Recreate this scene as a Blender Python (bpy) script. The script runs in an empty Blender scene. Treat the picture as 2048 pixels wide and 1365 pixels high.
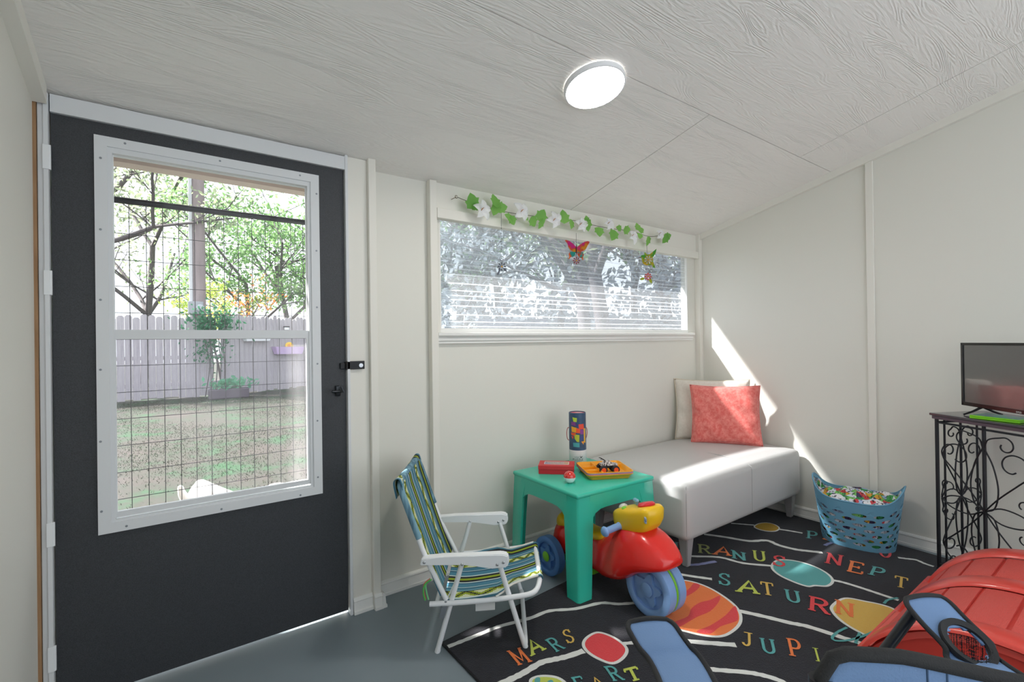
import bpy, bmesh, math, random
import numpy as np
from mathutils import Vector, Matrix
random.seed(7)
SC = bpy.context.scene
COL = SC.collection
PI = math.pi

# ------------------------------------------------------------------ camera
F_PX, CX, CY, CAM_H = 957.8, 1024.0, 682.5, 1.15
YAW, ROLL, PITCH = 0.6267, 0.0142, 0.0034
_fw = np.array([math.sin(YAW)*math.cos(PITCH), math.cos(YAW)*math.cos(PITCH), math.sin(PITCH)])
_r0 = np.array([math.cos(YAW), -math.sin(YAW), 0.0]); _u0 = np.cross(_r0, _fw)
_r = _r0*math.cos(ROLL) - _u0*math.sin(ROLL); _u = _r0*math.sin(ROLL) + _u0*math.cos(ROLL)
cd = bpy.data.cameras.new('camera'); cam = bpy.data.objects.new('camera', cd); COL.objects.link(cam)
cd.sensor_fit = 'HORIZONTAL'; cd.sensor_width = 36.0; cd.lens = F_PX/2048*36.0; cd.clip_start = 0.02; cd.clip_end = 200
cam.matrix_world = Matrix(((_r[0], _u[0], -_fw[0], 0), (_r[1], _u[1], -_fw[1], 0), (_r[2], _u[2], -_fw[2], CAM_H), (0, 0, 0, 1)))
SC.camera = cam
def ray(x, y): return _fw + _r*(x-CX)/F_PX - _u*(y-CY)/F_PX
def onpl(x, y, A, n):
    d = ray(x, y); o = np.array([0, 0, CAM_H]); n = np.array(n, float)
    return Vector(o + d*(((np.array(A, float)-o) @ n)/(d @ n)))
def onz(x, y, z=0.0): return onpl(x, y, (0, 0, z), (0, 0, 1))
def onY(x, y, Y): return onpl(x, y, (0, Y, 0), (0, 1, 0))
def onX(x, y, X): return onpl(x, y, (X, 0, 0), (1, 0, 0))

# ------------------------------------------------------------------ light
w = bpy.data.worlds.new('world'); SC.world = w; w.use_nodes = True
bg = w.node_tree.nodes['Background']; bg.inputs[0].default_value = (0.90, 0.95, 1.0, 1); bg.inputs[1].default_value = 2.0
SUN_DIR = Vector((1.25, -1.0, -1.4)).normalized()
sd = bpy.data.lights.new('sun', 'SUN'); sd.energy = 23.0; sd.angle = math.radians(2.0); sd.color = (1.0, 0.95, 0.88)
so = bpy.data.objects.new('sun', sd); COL.objects.link(so); so.rotation_euler = SUN_DIR.to_track_quat('-Z', 'Y').to_euler(); so.location = (0, 6, 8)
SC.view_settings.view_transform = 'Standard'; SC.view_settings.look = 'None'; SC.view_settings.gamma = 1.0
SC.view_settings.use_curve_mapping = False
SC.view_settings.exposure = 0.15
SC.cycles.use_denoising = True
SC.cycles.max_bounces = 10; SC.cycles.diffuse_bounces = 6; SC.cycles.transparent_max_bounces = 16
SC.cycles.sample_clamp_indirect = 4.0
LAMP_STRENGTH = 70.0

# ------------------------------------------------------------------ materials
def lin(c):
    if isinstance(c, str):
        c = c.lstrip('#'); c = [int(c[i:i+2], 16)/255 for i in (0, 2, 4)]
    return tuple(((v/12.92) if v <= 0.04045 else ((v+0.055)/1.055)**2.4) for v in c[:3]) + (1.0,)
_mats = {}
def mat(name, col='#ffffff', rough=0.5, metal=0.0, bump=None, var=None, spec=None, emit=None, coat=0.0, sheen=0.0, stretch=None, attr=False, trans=0.0):
    if name in _mats: return _mats[name]
    m = bpy.data.materials.new(name); m.use_nodes = True; nt = m.node_tree; b = nt.nodes['Principled BSDF']
    b.inputs['Base Color'].default_value = lin(col); b.inputs['Roughness'].default_value = rough; b.inputs['Metallic'].default_value = metal
    if spec is not None: b.inputs['Specular IOR Level'].default_value = spec
    if coat: b.inputs['Coat Weight'].default_value = coat
    if sheen: b.inputs['Sheen Weight'].default_value = sheen
    if trans: b.inputs['Transmission Weight'].default_value = trans
    if emit:
        b.inputs['Emission Color'].default_value = lin(emit[0]); b.inputs['Emission Strength'].default_value = emit[1]
    tc = None
    if bump or var:
        tc = nt.nodes.new('ShaderNodeTexCoord'); mp = nt.nodes.new('ShaderNodeMapping'); nt.links.new(tc.outputs['Object'], mp.inputs[0])
        if stretch: mp.inputs['Scale'].default_value = stretch
    if bump:
        n = nt.nodes.new('ShaderNodeTexNoise'); n.inputs['Scale'].default_value = bump[0]; n.inputs['Detail'].default_value = 4
        nt.links.new(mp.outputs[0], n.inputs['Vector'])
        bp = nt.nodes.new('ShaderNodeBump'); bp.inputs['Strength'].default_value = bump[1]; bp.inputs['Distance'].default_value = bump[2] if len(bump) > 2 else 0.002
        nt.links.new(n.outputs['Fac'], bp.inputs['Height']); nt.links.new(bp.outputs[0], b.inputs['Normal'])
    if attr:
        a = nt.nodes.new('ShaderNodeAttribute'); a.attribute_name = 'col'; nt.links.new(a.outputs['Color'], b.inputs['Base Color'])
    if var:   # (scale, second colour, contrast)
        n = nt.nodes.new('ShaderNodeTexNoise'); n.inputs['Scale'].default_value = var[0]; n.inputs['Detail'].default_value = 5
        nt.links.new(mp.outputs[0], n.inputs['Vector'])
        r = nt.nodes.new('ShaderNodeValToRGB'); c = var[2] if len(var) > 2 else 0.2
        r.color_ramp.elements[0].position = 0.5-c; r.color_ramp.elements[0].color = lin(col)
        r.color_ramp.elements[1].position = 0.5+c; r.color_ramp.elements[1].color = lin(var[1])
        nt.links.new(n.outputs['Fac'], r.inputs[0]); nt.links.new(r.outputs[0], b.inputs['Base Color'])
    _mats[name] = m
    return m
WHITE = mat('white_trim', '#e9e9e6', 0.45)
WALL = mat('painted_wall', '#e0dfd7', 0.55, bump=(60, 0.05))
CREAM = mat('cream_trim', '#e6e4dc', 0.5)
VINYL = mat('white_vinyl', '#dcdfe2', 0.4)
PLASTW = mat('white_plastic', '#eceff2', 0.35)
BLACKM = mat('black_metal', '#1b1c1f', 0.4, 0.4)
STEEL = mat('steel', '#b9bdc2', 0.3, 0.9)
GREYM = mat('grey_metal', '#8d9298', 0.4, 0.6)

# ------------------------------------------------------------------ mesh helpers
def BM(): return bmesh.new()
def wl(o):
    v = Vector(o.location)
    while o.parent: o = o.parent; v += o.location
    return v
def tag(o, label=None, cat=None, group=None, kind=None):
    if label: o['label'] = label
    if cat: o['category'] = cat
    if group: o['group'] = group
    if kind: o['kind'] = kind
    return o
def thing(name, loc, label, cat, group=None):
    o = bpy.data.objects.new(name, None); COL.objects.link(o); o.location = loc; o.empty_display_size = 0.05
    return tag(o, label, cat, group)
def obj(name, bm, m, parent=None, smooth=None, loc=None, label=None, cat=None, group=None, kind=None, nrm=True):
    """link a bmesh authored in world coordinates as ONE object"""
    if nrm: bmesh.ops.recalc_face_normals(bm, faces=bm.faces)
    me = bpy.data.meshes.new(name)
    if parent is not None: o0 = wl(parent)
    elif loc is not None: o0 = Vector(loc)
    else:
        c = [v.co for v in bm.verts]
        o0 = Vector(((min(p.x for p in c)+max(p.x for p in c))/2, (min(p.y for p in c)+max(p.y for p in c))/2, min(p.z for p in c)))
    bmesh.ops.translate(bm, verts=bm.verts, vec=-o0)
    bm.to_mesh(me); bm.free()
    for mm in (m if isinstance(m, (list, tuple)) else [m]): me.materials.append(mm)
    if smooth:
        for p in me.polygons: p.use_smooth = True
        if smooth < 170: me.set_sharp_from_angle(angle=math.radians(smooth))
    o = bpy.data.objects.new(name, me); COL.objects.link(o)
    if parent is not None: o.parent = parent
    else: o.location = o0
    return tag(o, label, cat, group, kind)
def quad(bm, pts, mi=0):
    f = bm.faces.new([bm.verts.new(p) for p in pts]); f.material_index = mi; return f
def box(bm, x0, x1, y0, y1, z0, z1, mi=0, bev=0.0, seg=2):
    vs = [bm.verts.new((x, y, z)) for x in (x0, x1) for y in (y0, y1) for z in (z0, z1)]
    fs = [bm.faces.new([vs[i] for i in q]) for q in ((0, 1, 3, 2), (4, 6, 7, 5), (0, 4, 5, 1), (2, 3, 7, 6), (0, 2, 6, 4), (1, 5, 7, 3))]
    for f in fs: f.material_index = mi
    if bev:
        es = {e for f in fs for e in f.edges}
        bmesh.ops.bevel(bm, geom=list(es), offset=bev, segments=seg, affect='EDGES', profile=0.5)
    return bm
def obox(bm, c, ax, ay, az, mi=0, bev=0.0, seg=2):
    """oriented box: centre and three half-extent vectors"""
    c, ax, ay, az = Vector(c), Vector(ax), Vector(ay), Vector(az)
    vs = [bm.verts.new(c+sx*ax+sy*ay+sz*az) for sx in (-1, 1) for sy in (-1, 1) for sz in (-1, 1)]
    fs = [bm.faces.new([vs[i] for i in q]) for q in ((0, 1, 3, 2), (4, 6, 7, 5), (0, 4, 5, 1), (2, 3, 7, 6), (0, 2, 6, 4), (1, 5, 7, 3))]
    for f in fs: f.material_index = mi
    if bev: bmesh.ops.bevel(bm, geom=list({e for f in fs for e in f.edges}), offset=bev, segments=seg, affect='EDGES', profile=0.5)
    return bm
def smoothpath(pts, n=6, closed=False):
    P = [Vector(p) for p in pts]; out = []; L = len(P)
    for i in range(L if closed else L-1):
        p0 = P[(i-1) % L] if (closed or i > 0) else P[0]*2-P[1]
        p1, p2 = P[i], P[(i+1) % L]
        p3 = P[(i+2) % L] if (closed or i+2 < L) else P[-1]*2-P[-2]
        for k in range(n):
            t = k/n
            out.append(0.5*((2*p1)+(p2-p0)*t+(2*p0-5*p1+4*p2-p3)*t*t+(3*p1-p0-3*p2+p3)*t**3))
    if not closed: out.append(P[-1])
    return out
def tube(bm, pts, r, n=8, closed=False, mi=0, caps=True):
    P = [Vector(p) for p in pts]; L = len(P); rings = []
    T = []
    for i in range(L):
        if closed: t = P[(i+1) % L]-P[i-1]
        else: t = P[min(i+1, L-1)]-P[max(i-1, 0)]
        T.append(t.normalized() if t.length > 1e-9 else Vector((0, 0, 1)))
    up = Vector((0, 0, 1)) if abs(T[0].z) < 0.9 else Vector((1, 0, 0))
    nrm = (up - T[0]*up.dot(T[0])).normalized()
    for i in range(L):
        nrm = nrm - T[i]*nrm.dot(T[i])
        nrm = nrm.normalized() if nrm.length > 1e-6 else T[i].orthogonal().normalized()
        bi = T[i].cross(nrm); rr = r[i] if isinstance(r, (list, tuple)) else r
        rings.append([bm.verts.new(P[i]+rr*(math.cos(2*PI*k/n)*nrm+math.sin(2*PI*k/n)*bi)) for k in range(n)])
    for i in range(L if closed else L-1):
        a, b = rings[i], rings[(i+1) % L]
        for k in range(n):
            f = bm.faces.new((a[k], a[(k+1) % n], b[(k+1) % n], b[k])); f.material_index = mi
    if caps and not closed:
        for q in (rings[0][::-1], rings[-1]): f = bm.faces.new(q); f.material_index = mi
    return bm
def lathe(bm, prof, c, n=24, axis=(0, 0, 1), mi=0, close=True):
    """profile [(radius, height)] about axis through c"""
    ax = Vector(axis).normalized(); e1 = ax.orthogonal().normalized(); e2 = ax.cross(e1); c = Vector(c); rings = []
    for rr, h in prof:
        if rr < 1e-6: rings.append([bm.verts.new(c+ax*h)])
        else: rings.append([bm.verts.new(c+ax*h+rr*(math.cos(2*PI*k/n)*e1+math.sin(2*PI*k/n)*e2)) for k in range(n)])
    for a, b in zip(rings, rings[1:]):
        for k in range(n):
            A = [a[0]] if len(a) == 1 else [a[k], a[(k+1) % n]]
            B = [b[0]] if len(b) == 1 else [b[(k+1) % n], b[k]]
            if len(A)+len(B) > 2: f = bm.faces.new(A+B); f.material_index = mi
    if close:
        for q in (rings[0], rings[-1]):
            if len(q) > 2: f = bm.faces.new(q); f.material_index = mi
    return bm
def prism(bm, pts, d, mi=0):
    """polygon (3D pts) extruded by vector d"""
    d = Vector(d); a = [bm.verts.new(p) for p in pts]; b = [bm.verts.new(Vector(p)+d) for p in pts]; n = len(a)
    for f in (bm.faces.new(a[::-1]), bm.faces.new(b)): f.material_index = mi
    for i in range(n): f = bm.faces.new((a[i], a[(i+1) % n], b[(i+1) % n], b[i])); f.material_index = mi
    return bm
def rframe(bm, X0, X1, Z0, Z1, x0, x1, z0, z1, y0, y1, mi=0):
    """rectangular frame in the XZ plane"""
    o = [(X0, Z0), (X1, Z0), (X1, Z1), (X0, Z1)]; i = [(x0, z0), (x1, z0), (x1, z1), (x0, z1)]
    for k in range(4):
        a, b, c, d = o[k], o[(k+1) % 4], i[(k+1) % 4], i[k]
        prism(bm, [(p[0], y0, p[1]) for p in (a, b, c, d)], (0, y1-y0, 0), mi)
    return bm
def grid(bm, fn, nu, nv, mi=0, cols=None, closeu=False):
    """surface fn(u,v), u,v in 0..1; cols(u,v)->rgba writes face colours"""
    lay = bm.loops.layers.color.get('col') or (bm.loops.layers.color.new('col') if cols else None)
    V = [[bm.verts.new(fn(i/nu, j/nv)) for j in range(nv+1)] for i in range(nu if closeu else nu+1)]
    N = len(V)
    for i in range(nu):
        for j in range(nv):
            f = bm.faces.new((V[i][j], V[(i+1) % N][j], V[(i+1) % N][j+1], V[i][j+1])); f.material_index = mi
            if cols:
                c = cols((i+0.5)/nu, (j+0.5)/nv)
                for l in f.loops: l[lay] = c
    return bm
def holed(bm, loops, d, mi=0):
    """flat shape with holes: loops of 3D points, extruded by d"""
    d = Vector(d); es = []
    for lp in loops:
        vs = [bm.verts.new(p) for p in lp]
        es += [bm.edges.new((vs[i], vs[(i+1) % len(vs)])) for i in range(len(vs))]
    g = bmesh.ops.triangle_fill(bm, use_beauty=True, edges=es)
    fs = [f for f in g['geom'] if isinstance(f, bmesh.types.BMFace)]
    for f in fs: f.material_index = mi
    r = bmesh.ops.extrude_face_region(bm, geom=fs)
    bmesh.ops.translate(bm, verts=[v for v in r['geom'] if isinstance(v, bmesh.types.BMVert)], vec=d)
    return bm
def dup(root, loc=None):
    r = root.copy(); COL.objects.link(r)
    if loc is not None: r.location = loc
    for ch in root.children:
        c = ch.copy(); COL.objects.link(c); c.parent = r
    return r
def text_geo(s, size=1.0):
    c = bpy.data.curves.new('t', 'FONT'); c.body = s; c.size = size; c.align_x = 'CENTER'; c.align_y = 'CENTER'; c.resolution_u = 3
    o = bpy.data.objects.new('t', c); COL.objects.link(o); bpy.context.view_layer.update()
    me = bpy.data.meshes.new_from_object(o.evaluated_get(bpy.context.evaluated_depsgraph_get()))
    vs = [tuple(v.co) for v in me.vertices]; fs = [tuple(p.vertices) for p in me.polygons]
    bpy.data.objects.remove(o); bpy.data.curves.remove(c); bpy.data.meshes.remove(me)
    return vs, fs
def text_on(bm, s, size, fn, mi=0):
    vs, fs = text_geo(s, size); V = [bm.verts.new(fn(v[0], v[1])) for v in vs]
    for f in fs:
        try: ff = bm.faces.new([V[i] for i in f]); ff.material_index = mi
        except ValueError: pass
    return bm
def structure(o): o['kind'] = 'structure'; return o

# ------------------------------------------------------------------ room shell
YB, XR, XL, YF = 2.141, 3.321, -0.325, -1.4
def zc(y): return 1.945 + 0.235*(YB-y)
FLOORM = mat('floor_paint', '#7a868d', 0.42, bump=(220, 0.12, 0.001), var=(3.0, '#828e95', 0.25))
b = BM(); box(b, XL-0.1, XR+0.1, YF-0.1, 2.13, -0.14, 0.0); structure(obj('floor', b, FLOORM))
# back wall with window opening
WX0, WX1, WZ0, WZ1 = 1.112, 3.19, 1.205, 1.80
b = BM()
box(b, 0.64, WX0, YB, 2.20, 0, zc(YB)+0.03); box(b, WX1, XR+0.08, YB, 2.20, 0, zc(YB)+0.03)
box(b, WX0, WX1, YB, 2.20, 0, WZ0); box(b, WX0, WX1, YB, 2.20, WZ1, zc(YB)+0.03)
box(b, XL-0.08, -0.30, 2.07, 2.20, 0, zc(2.07)+0.02)
wall_back = structure(obj('wall_back', b, WALL))
def sidewall(name, x0, x1, y0, y1):
    b = BM(); prism(b, [(x0, y0, 0), (x0, y1, 0), (x0, y1, zc(y1)+0.03), (x0, y0, zc(y0)+0.03)], (x1-x0, 0, 0))
    return structure(obj(name, b, WALL))
wall_right = sidewall('wall_right', XR, XR+0.08, YF, 2.20)
wall_left = sidewall('wall_left', XL-0.08, XL, YF, 2.07)
b = BM(); ztop = zc(YF)
box(b, XL, -0.05, YF-0.08, YF, 0, ztop+.02); box(b, 3.05, XR, YF-0.08, YF, 0, ztop+.02)
box(b, -0.05, 3.05, YF-0.08, YF, 0, 0.2); box(b, -0.05, 3.05, YF-0.08, YF, 2.6, ztop+.02)  # large opening made here so sky light fills the room and ceiling
structure(obj('wall_front', b, WALL))
# ceiling: backing slab and embossed boards with open joints
def ceil_mat():
    m = mat('embossed_ceiling', '#eeece8', 0.5); nt = m.node_tree; bs = nt.nodes['Principled BSDF']
    tc = nt.nodes.new('ShaderNodeTexCoord'); mp = nt.nodes.new('ShaderNodeMapping'); mp.inputs['Scale'].default_value = (1.3, 9.0, 1.0)
    mp.inputs['Rotation'].default_value = (0, 0, 0.05)
    nt.links.new(tc.outputs['Object'], mp.inputs[0])
    nz = nt.nodes.new('ShaderNodeTexNoise'); nz.inputs['Scale'].default_value = 1.1; nz.inputs['Detail'].default_value = 2; nz.inputs['Distortion'].default_value = 0.6
    nt.links.new(mp.outputs[0], nz.inputs['Vector'])
    mu = nt.nodes.new('ShaderNodeMath'); mu.operation = 'MULTIPLY'; mu.inputs[1].default_value = 46.0; nt.links.new(nz.outputs['Fac'], mu.inputs[0])
    fr = nt.nodes.new('ShaderNodeMath'); fr.operation = 'PINGPONG'; fr.inputs[1].default_value = 1.0; nt.links.new(mu.outputs[0], fr.inputs[0])
    n2 = nt.nodes.new('ShaderNodeTexNoise'); n2.inputs['Scale'].default_value = 30; n2.inputs['Detail'].default_value = 5; nt.links.new(mp.outputs[0], n2.inputs['Vector'])
    ad = nt.nodes.new('ShaderNodeMath'); ad.operation = 'MULTIPLY_ADD'; ad.inputs[1].default_value = 1.6; nt.links.new(n2.outputs['Fac'], ad.inputs[0]); nt.links.new(fr.outputs[0], ad.inputs[2])
    n3 = nt.nodes.new('ShaderNodeTexNoise'); n3.inputs['Scale'].default_value = 3.0; nt.links.new(tc.outputs['Object'], n3.inputs['Vector'])
    m3 = nt.nodes.new('ShaderNodeMath'); m3.operation = 'MULTIPLY'; nt.links.new(ad.outputs[0], m3.inputs[0]); nt.links.new(n3.outputs['Fac'], m3.inputs[1])
    bp = nt.nodes.new('ShaderNodeBump'); bp.inputs['Strength'].default_value = 0.8; bp.inputs['Distance'].default_value = 0.0028
    nt.links.new(m3.outputs[0], bp.inputs['Height']); nt.links.new(bp.outputs[0], bs.inputs['Normal'])
    return m
CEILM = ceil_mat()
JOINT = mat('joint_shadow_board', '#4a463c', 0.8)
def slope_slab(bm, x0, x1, y0, y1, t0, t1):
    prism(bm, [(x0, y0, zc(y0)+t0), (x0, y1, zc(y1)+t0), (x0, y1, zc(y1)+t1), (x0, y0, zc(y0)+t1)], (x1-x0, 0, 0))
b = BM(); slope_slab(b, XL-0.08, XR+0.08, YF-0.1, 2.20, 0.012, 0.05)
ceiling = structure(obj('ceiling', b, JOINT))
G = 0.0022
for (x0, x1, y0, y1) in [(XL, 1.992, 1.213, 2.16), (1.992, XR, 1.213, 2.16), (XL, 0.45, 0.0, 1.213), (0.45, 2.88, 0.0, 1.213), (2.88, XR, 0.0, 1.213), (XL, 1.6, YF, 0.0), (1.6, XR, YF, 0.0)]:
    b = BM(); slope_slab(b, x0+G, x1-G, y0+G, y1-G, 0.0, 0.012); obj('ceiling_panel', b, CEILM, ceiling)
# outer roof with eave
EAVE = mat('eave_paint', '#ecdcd4', 0.7)
b = BM(); slope_slab(b, XL-0.45, XR+0.3, YF-0.4, 2.40, 0.05, 0.09); slope_slab(b, XL-0.45, XR+0.3, 2.38, 2.42, -0.018, 0.12)
slope_slab(b, XL-0.45, XR+0.3, 2.20, 2.39, 0.0, 0.05)
structure(obj('roof', b, EAVE))
# trims
def trim(n, bm, m=None, smooth=None): return structure(obj('trim_%d' % n, bm, m or CREAM, smooth=smooth))
b = BM(); box(b, 0.638, 0.7235, 2.07, YB, 0.0, zc(2.07)-.002, bev=0.002); trim(1, b)                 # casing board right of the door
b = BM(); box(b, 0.7235, 0.757, 2.048, YB, 0.0, zc(2.048)-.002, bev=0.003); trim(2, b)               # batten beside it
b = BM(); box(b, 1.044, 1.082, 2.102, YB, 0.0, zc(2.118)-.002, bev=0.003); trim(3, b)                # batten left of the window
b = BM(); box(b, XR-0.04, XR, 2.10, YB, 0.0, zc(2.1)-.002, bev=0.002); trim(4, b)                    # corner post
b = BM(); box(b, XR-0.014, XR, 1.006, 1.044, 0.0, zc(1.04)-.01, bev=0.003); trim(5, b)               # batten on right wall
b = BM()
prism(b, [(XR-0.028, YF, zc(YF)-0.042), (XR-0.028, 2.14, zc(2.14)-0.042), (XR-0.028, 2.14, zc(2.14)), (XR-0.028, YF, zc(YF))], (0.028, 0, 0)); trim(6, b)
b = BM()
prism(b, [(XL, YF, zc(YF)-0.055), (XL, 2.045, zc(2.045)-0.055), (XL, 2.045, zc(2.045)), (XL, YF, zc(YF))], (0.034, 0, 0)); trim(7, b)
b = BM(); box(b, 1.082, 3.281, 2.127, YB, 1.80, zc(2.127)-.001); trim(8, b)                          # frieze board
def baseboard(n, p, q, nx, ny, name):
    """skirting from p to q on a wall whose room normal is (nx,ny)"""
    prof = [(0, 0), (0.020, 0), (0.020, 0.012), (0.017, 0.015), (0.015, 0.03), (0.012, 0.05), (0.016, 0.054), (0.014, 0.060), (0.006, 0.066), (0, 0.066)]
    b = BM(); prism(b, [(p[0]+nx*a, p[1]+ny*a, h) for a, h in prof], (q[0]-p[0], q[1]-p[1], 0))
    return structure(obj(name, b, WHITE))
baseboard(0, (0.757, YB), (XR, YB), 0, -1, 'baseboard_back')
baseboard(0, (XR, 2.10), (XR, YF), -1, 0, 'baseboard_right')
baseboard(0, (XL, YF), (XL, 2.05), 1, 0, 'baseboard_left')
b = BM()
prof = [(0, 0), (0.020, 0), (0.020, 0.012), (0.015, 0.016), (0.012, 0.05), (0.016, 0.054), (0.006, 0.066), (0, 0.066)]
prism(b, [(0.640, 2.07-a, h) for a, h in prof], (0.083, 0, 0)); prism(b, [(0.7235, 2.048-a, h) for a, h in prof], (0.036, 0, 0))
prism(b, [(0.757+a, 2.03, h) for a, h in prof], (0, 0.092, 0)); structure(obj('baseboard_door', b, WHITE))

# ------------------------------------------------------------------ window of ribbed clear sheet
def ribbed_mat():
    m = bpy.data.materials.new('ribbed_clear_sheet'); m.use_nodes = True; nt = m.node_tree; nt.nodes.clear()
    out = nt.nodes.new('ShaderNodeOutputMaterial'); tc = nt.nodes.new('ShaderNodeTexCoord')
    mp = nt.nodes.new('ShaderNodeMapping'); mp.inputs['Scale'].default_value = (5.0, 1, 46.0); nt.links.new(tc.outputs['Object'], mp.inputs[0])
    n = nt.nodes.new('ShaderNodeTexNoise'); n.inputs['Scale'].default_value = 3.2; n.inputs['Detail'].default_value = 3; nt.links.new(mp.outputs[0], n.inputs['Vector'])
    bp = nt.nodes.new('ShaderNodeBump'); bp.inputs['Strength'].default_value = 1.0; bp.inputs['Distance'].default_value = 0.02; nt.links.new(n.outputs['Fac'], bp.inputs['Height'])
    tr = nt.nodes.new('ShaderNodeBsdfTransparent'); tr.inputs[0].default_value = (0.80, 0.84, 0.90, 1)
    rf = nt.nodes.new('ShaderNodeBsdfRefraction'); rf.inputs['IOR'].default_value = 1.2; rf.inputs['Roughness'].default_value = 0.05; rf.inputs['Color'].default_value = (0.72, 0.76, 0.84, 1); nt.links.new(bp.outputs[0], rf.inputs['Normal'])
    tl = nt.nodes.new('ShaderNodeBsdfTranslucent'); tl.inputs[0].default_value = (0.9, 0.93, 0.97, 1)
    gl = nt.nodes.new('ShaderNodeBsdfGlossy'); gl.inputs['Roughness'].default_value = 0.15; nt.links.new(bp.outputs[0], gl.inputs['Normal'])
    m1 = nt.nodes.new('ShaderNodeMixShader'); m1.inputs[0].default_value = 0.5; nt.links.new(tr.outputs[0], m1.inputs[1]); nt.links.new(rf.outputs[0], m1.inputs[2])
    m2 = nt.nodes.new('ShaderNodeMixShader'); m2.inputs[0].default_value = 0.07; nt.links.new(m1.outputs[0], m2.inputs[1]); nt.links.new(tl.outputs[0], m2.inputs[2])
    m3 = nt.nodes.new('ShaderNodeMixShader'); m3.inputs[0].default_value = 0.05; nt.links.new(m2.outputs[0], m3.inputs[1]); nt.links.new(gl.outputs[0], m3.inputs[2])
    nt.links.new(m3.outputs[0], out.inputs[0]); return m
RIBBED = ribbed_mat()
b = BM(); quad(b, [(WX0, 2.165, WZ0), (WX1, 2.165, WZ0), (WX1, 2.165, WZ1), (WX0, 2.165, WZ1)])
window = structure(obj('window_1', b, RIBBED, loc=(WX0, 2.165, WZ0)))
RIBM = bpy.data.materials.new('milky_rib'); RIBM.use_nodes = True; _nt = RIBM.node_tree; _nt.nodes.clear()
_o = _nt.nodes.new('ShaderNodeOutputMaterial'); _t = _nt.nodes.new('ShaderNodeBsdfTransparent'); _d = _nt.nodes.new('ShaderNodeBsdfTranslucent'); _d.inputs[0].default_value = (.95, .97, 1, 1)
_m = _nt.nodes.new('ShaderNodeMixShader'); _m.inputs[0].default_value = 0.22; _nt.links.new(_t.outputs[0], _m.inputs[1]); _nt.links.new(_d.outputs[0], _m.inputs[2]); _nt.links.new(_m.outputs[0], _o.inputs[0])
z = WZ0+0.03
while z < WZ1-0.03:
    b = BM(); box(b, WX0, WX1, 2.158, 2.1645, z, z+0.005); obj('rib', b, RIBM, window); z += 0.034+0.012*math.sin(z*40)
b = BM()   # inner stop frame
rframe(b, WX0-0.002, WX1+0.002, WZ0-.002, WZ1+.002, WX0+0.006, WX1-0.010, WZ0+0.022, WZ1-0.030, 2.142, 2.158)
obj('frame', b, WHITE, window)
b = BM(); box(b, 1.084, 3.281, 2.104, YB, 1.768, 1.818, bev=0.003); obj('head_trim', b, CREAM, window)
b = BM()
prof = [(0, 1.150), (0.016, 1.150), (0.016, 1.158), (0.022, 1.165), (0.022, 1.178), (0.030, 1.186), (0.036, 1.190), (0.036, 1.203), (0, 1.206)]
prism(b, [(1.084, YB-a, h) for a, h in prof], (2.135, 0, 0)); obj('window_sill', b, WHITE, window)
# frame of an unseen opening added behind the viewer to let in sky light
b = BM()
for x in (0.95, 2.0): box(b, x-0.03, x+0.03, YF-0.06, YF-0.02, 0.2, 2.6)
rframe(b, -0.05, 3.05, 0.2, 2.6, 0.0, 3.0, 0.25, 2.55, YF-0.07, YF-0.01); structure(obj('sky_light_opening', b, WHITE))

# ------------------------------------------------------------------ door
door = bpy.data.objects.new('door_1', None); COL.objects.link(door); door.location = (0.17, 2.09, 0); structure(door)
BLACKP = mat('black_pebbled_door', '#2b2e32', 0.5, bump=(420, 0.35, 0.0015), var=(500, '#3a3d42', 0.12))
DX0, DX1, DZ0, DZ1 = -0.287, 0.622, 0.020, 1.952
b = BM(); rframe(b, DX0, DX1, DZ0, DZ1, -0.160, 0.497, 0.565, 1.828, 2.075, 2.112); obj('slab', b, BLACKP, door)
b = BM(); box(b, DX0, 0.629, 2.062, 2.075, 1.898, 1.954); obj('top_strip', b, VINYL, door)
b = BM(); rframe(b, -0.183, 0.520, 0.540, 1.852, -0.150, 0.487, 0.572, 1.820, 2.062, 2.075); flange = obj('window_flange', b, VINYL, door)
b = BM(); rframe(b, -0.152, 0.489, 0.570, 1.822, -0.138, 0.476, 0.580, 1.802, 2.068, 2.11); obj('window_channel', b, VINYL, door)
b = BM(); rframe(b, -0.148, 0.482, 0.585, 1.212, -0.134, 0.466, 0.604, 1.180, 2.072, 2.086); lowsash = obj('lower_sash', b, VINYL, door)
b = BM(); rframe(b, -0.138, 0.476, 1.184, 1.803, -0.136, 0.473, 1.212, 1.800, 2.090, 2.102); upsash = obj('upper_sash', b, PLASTW, door)
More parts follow.
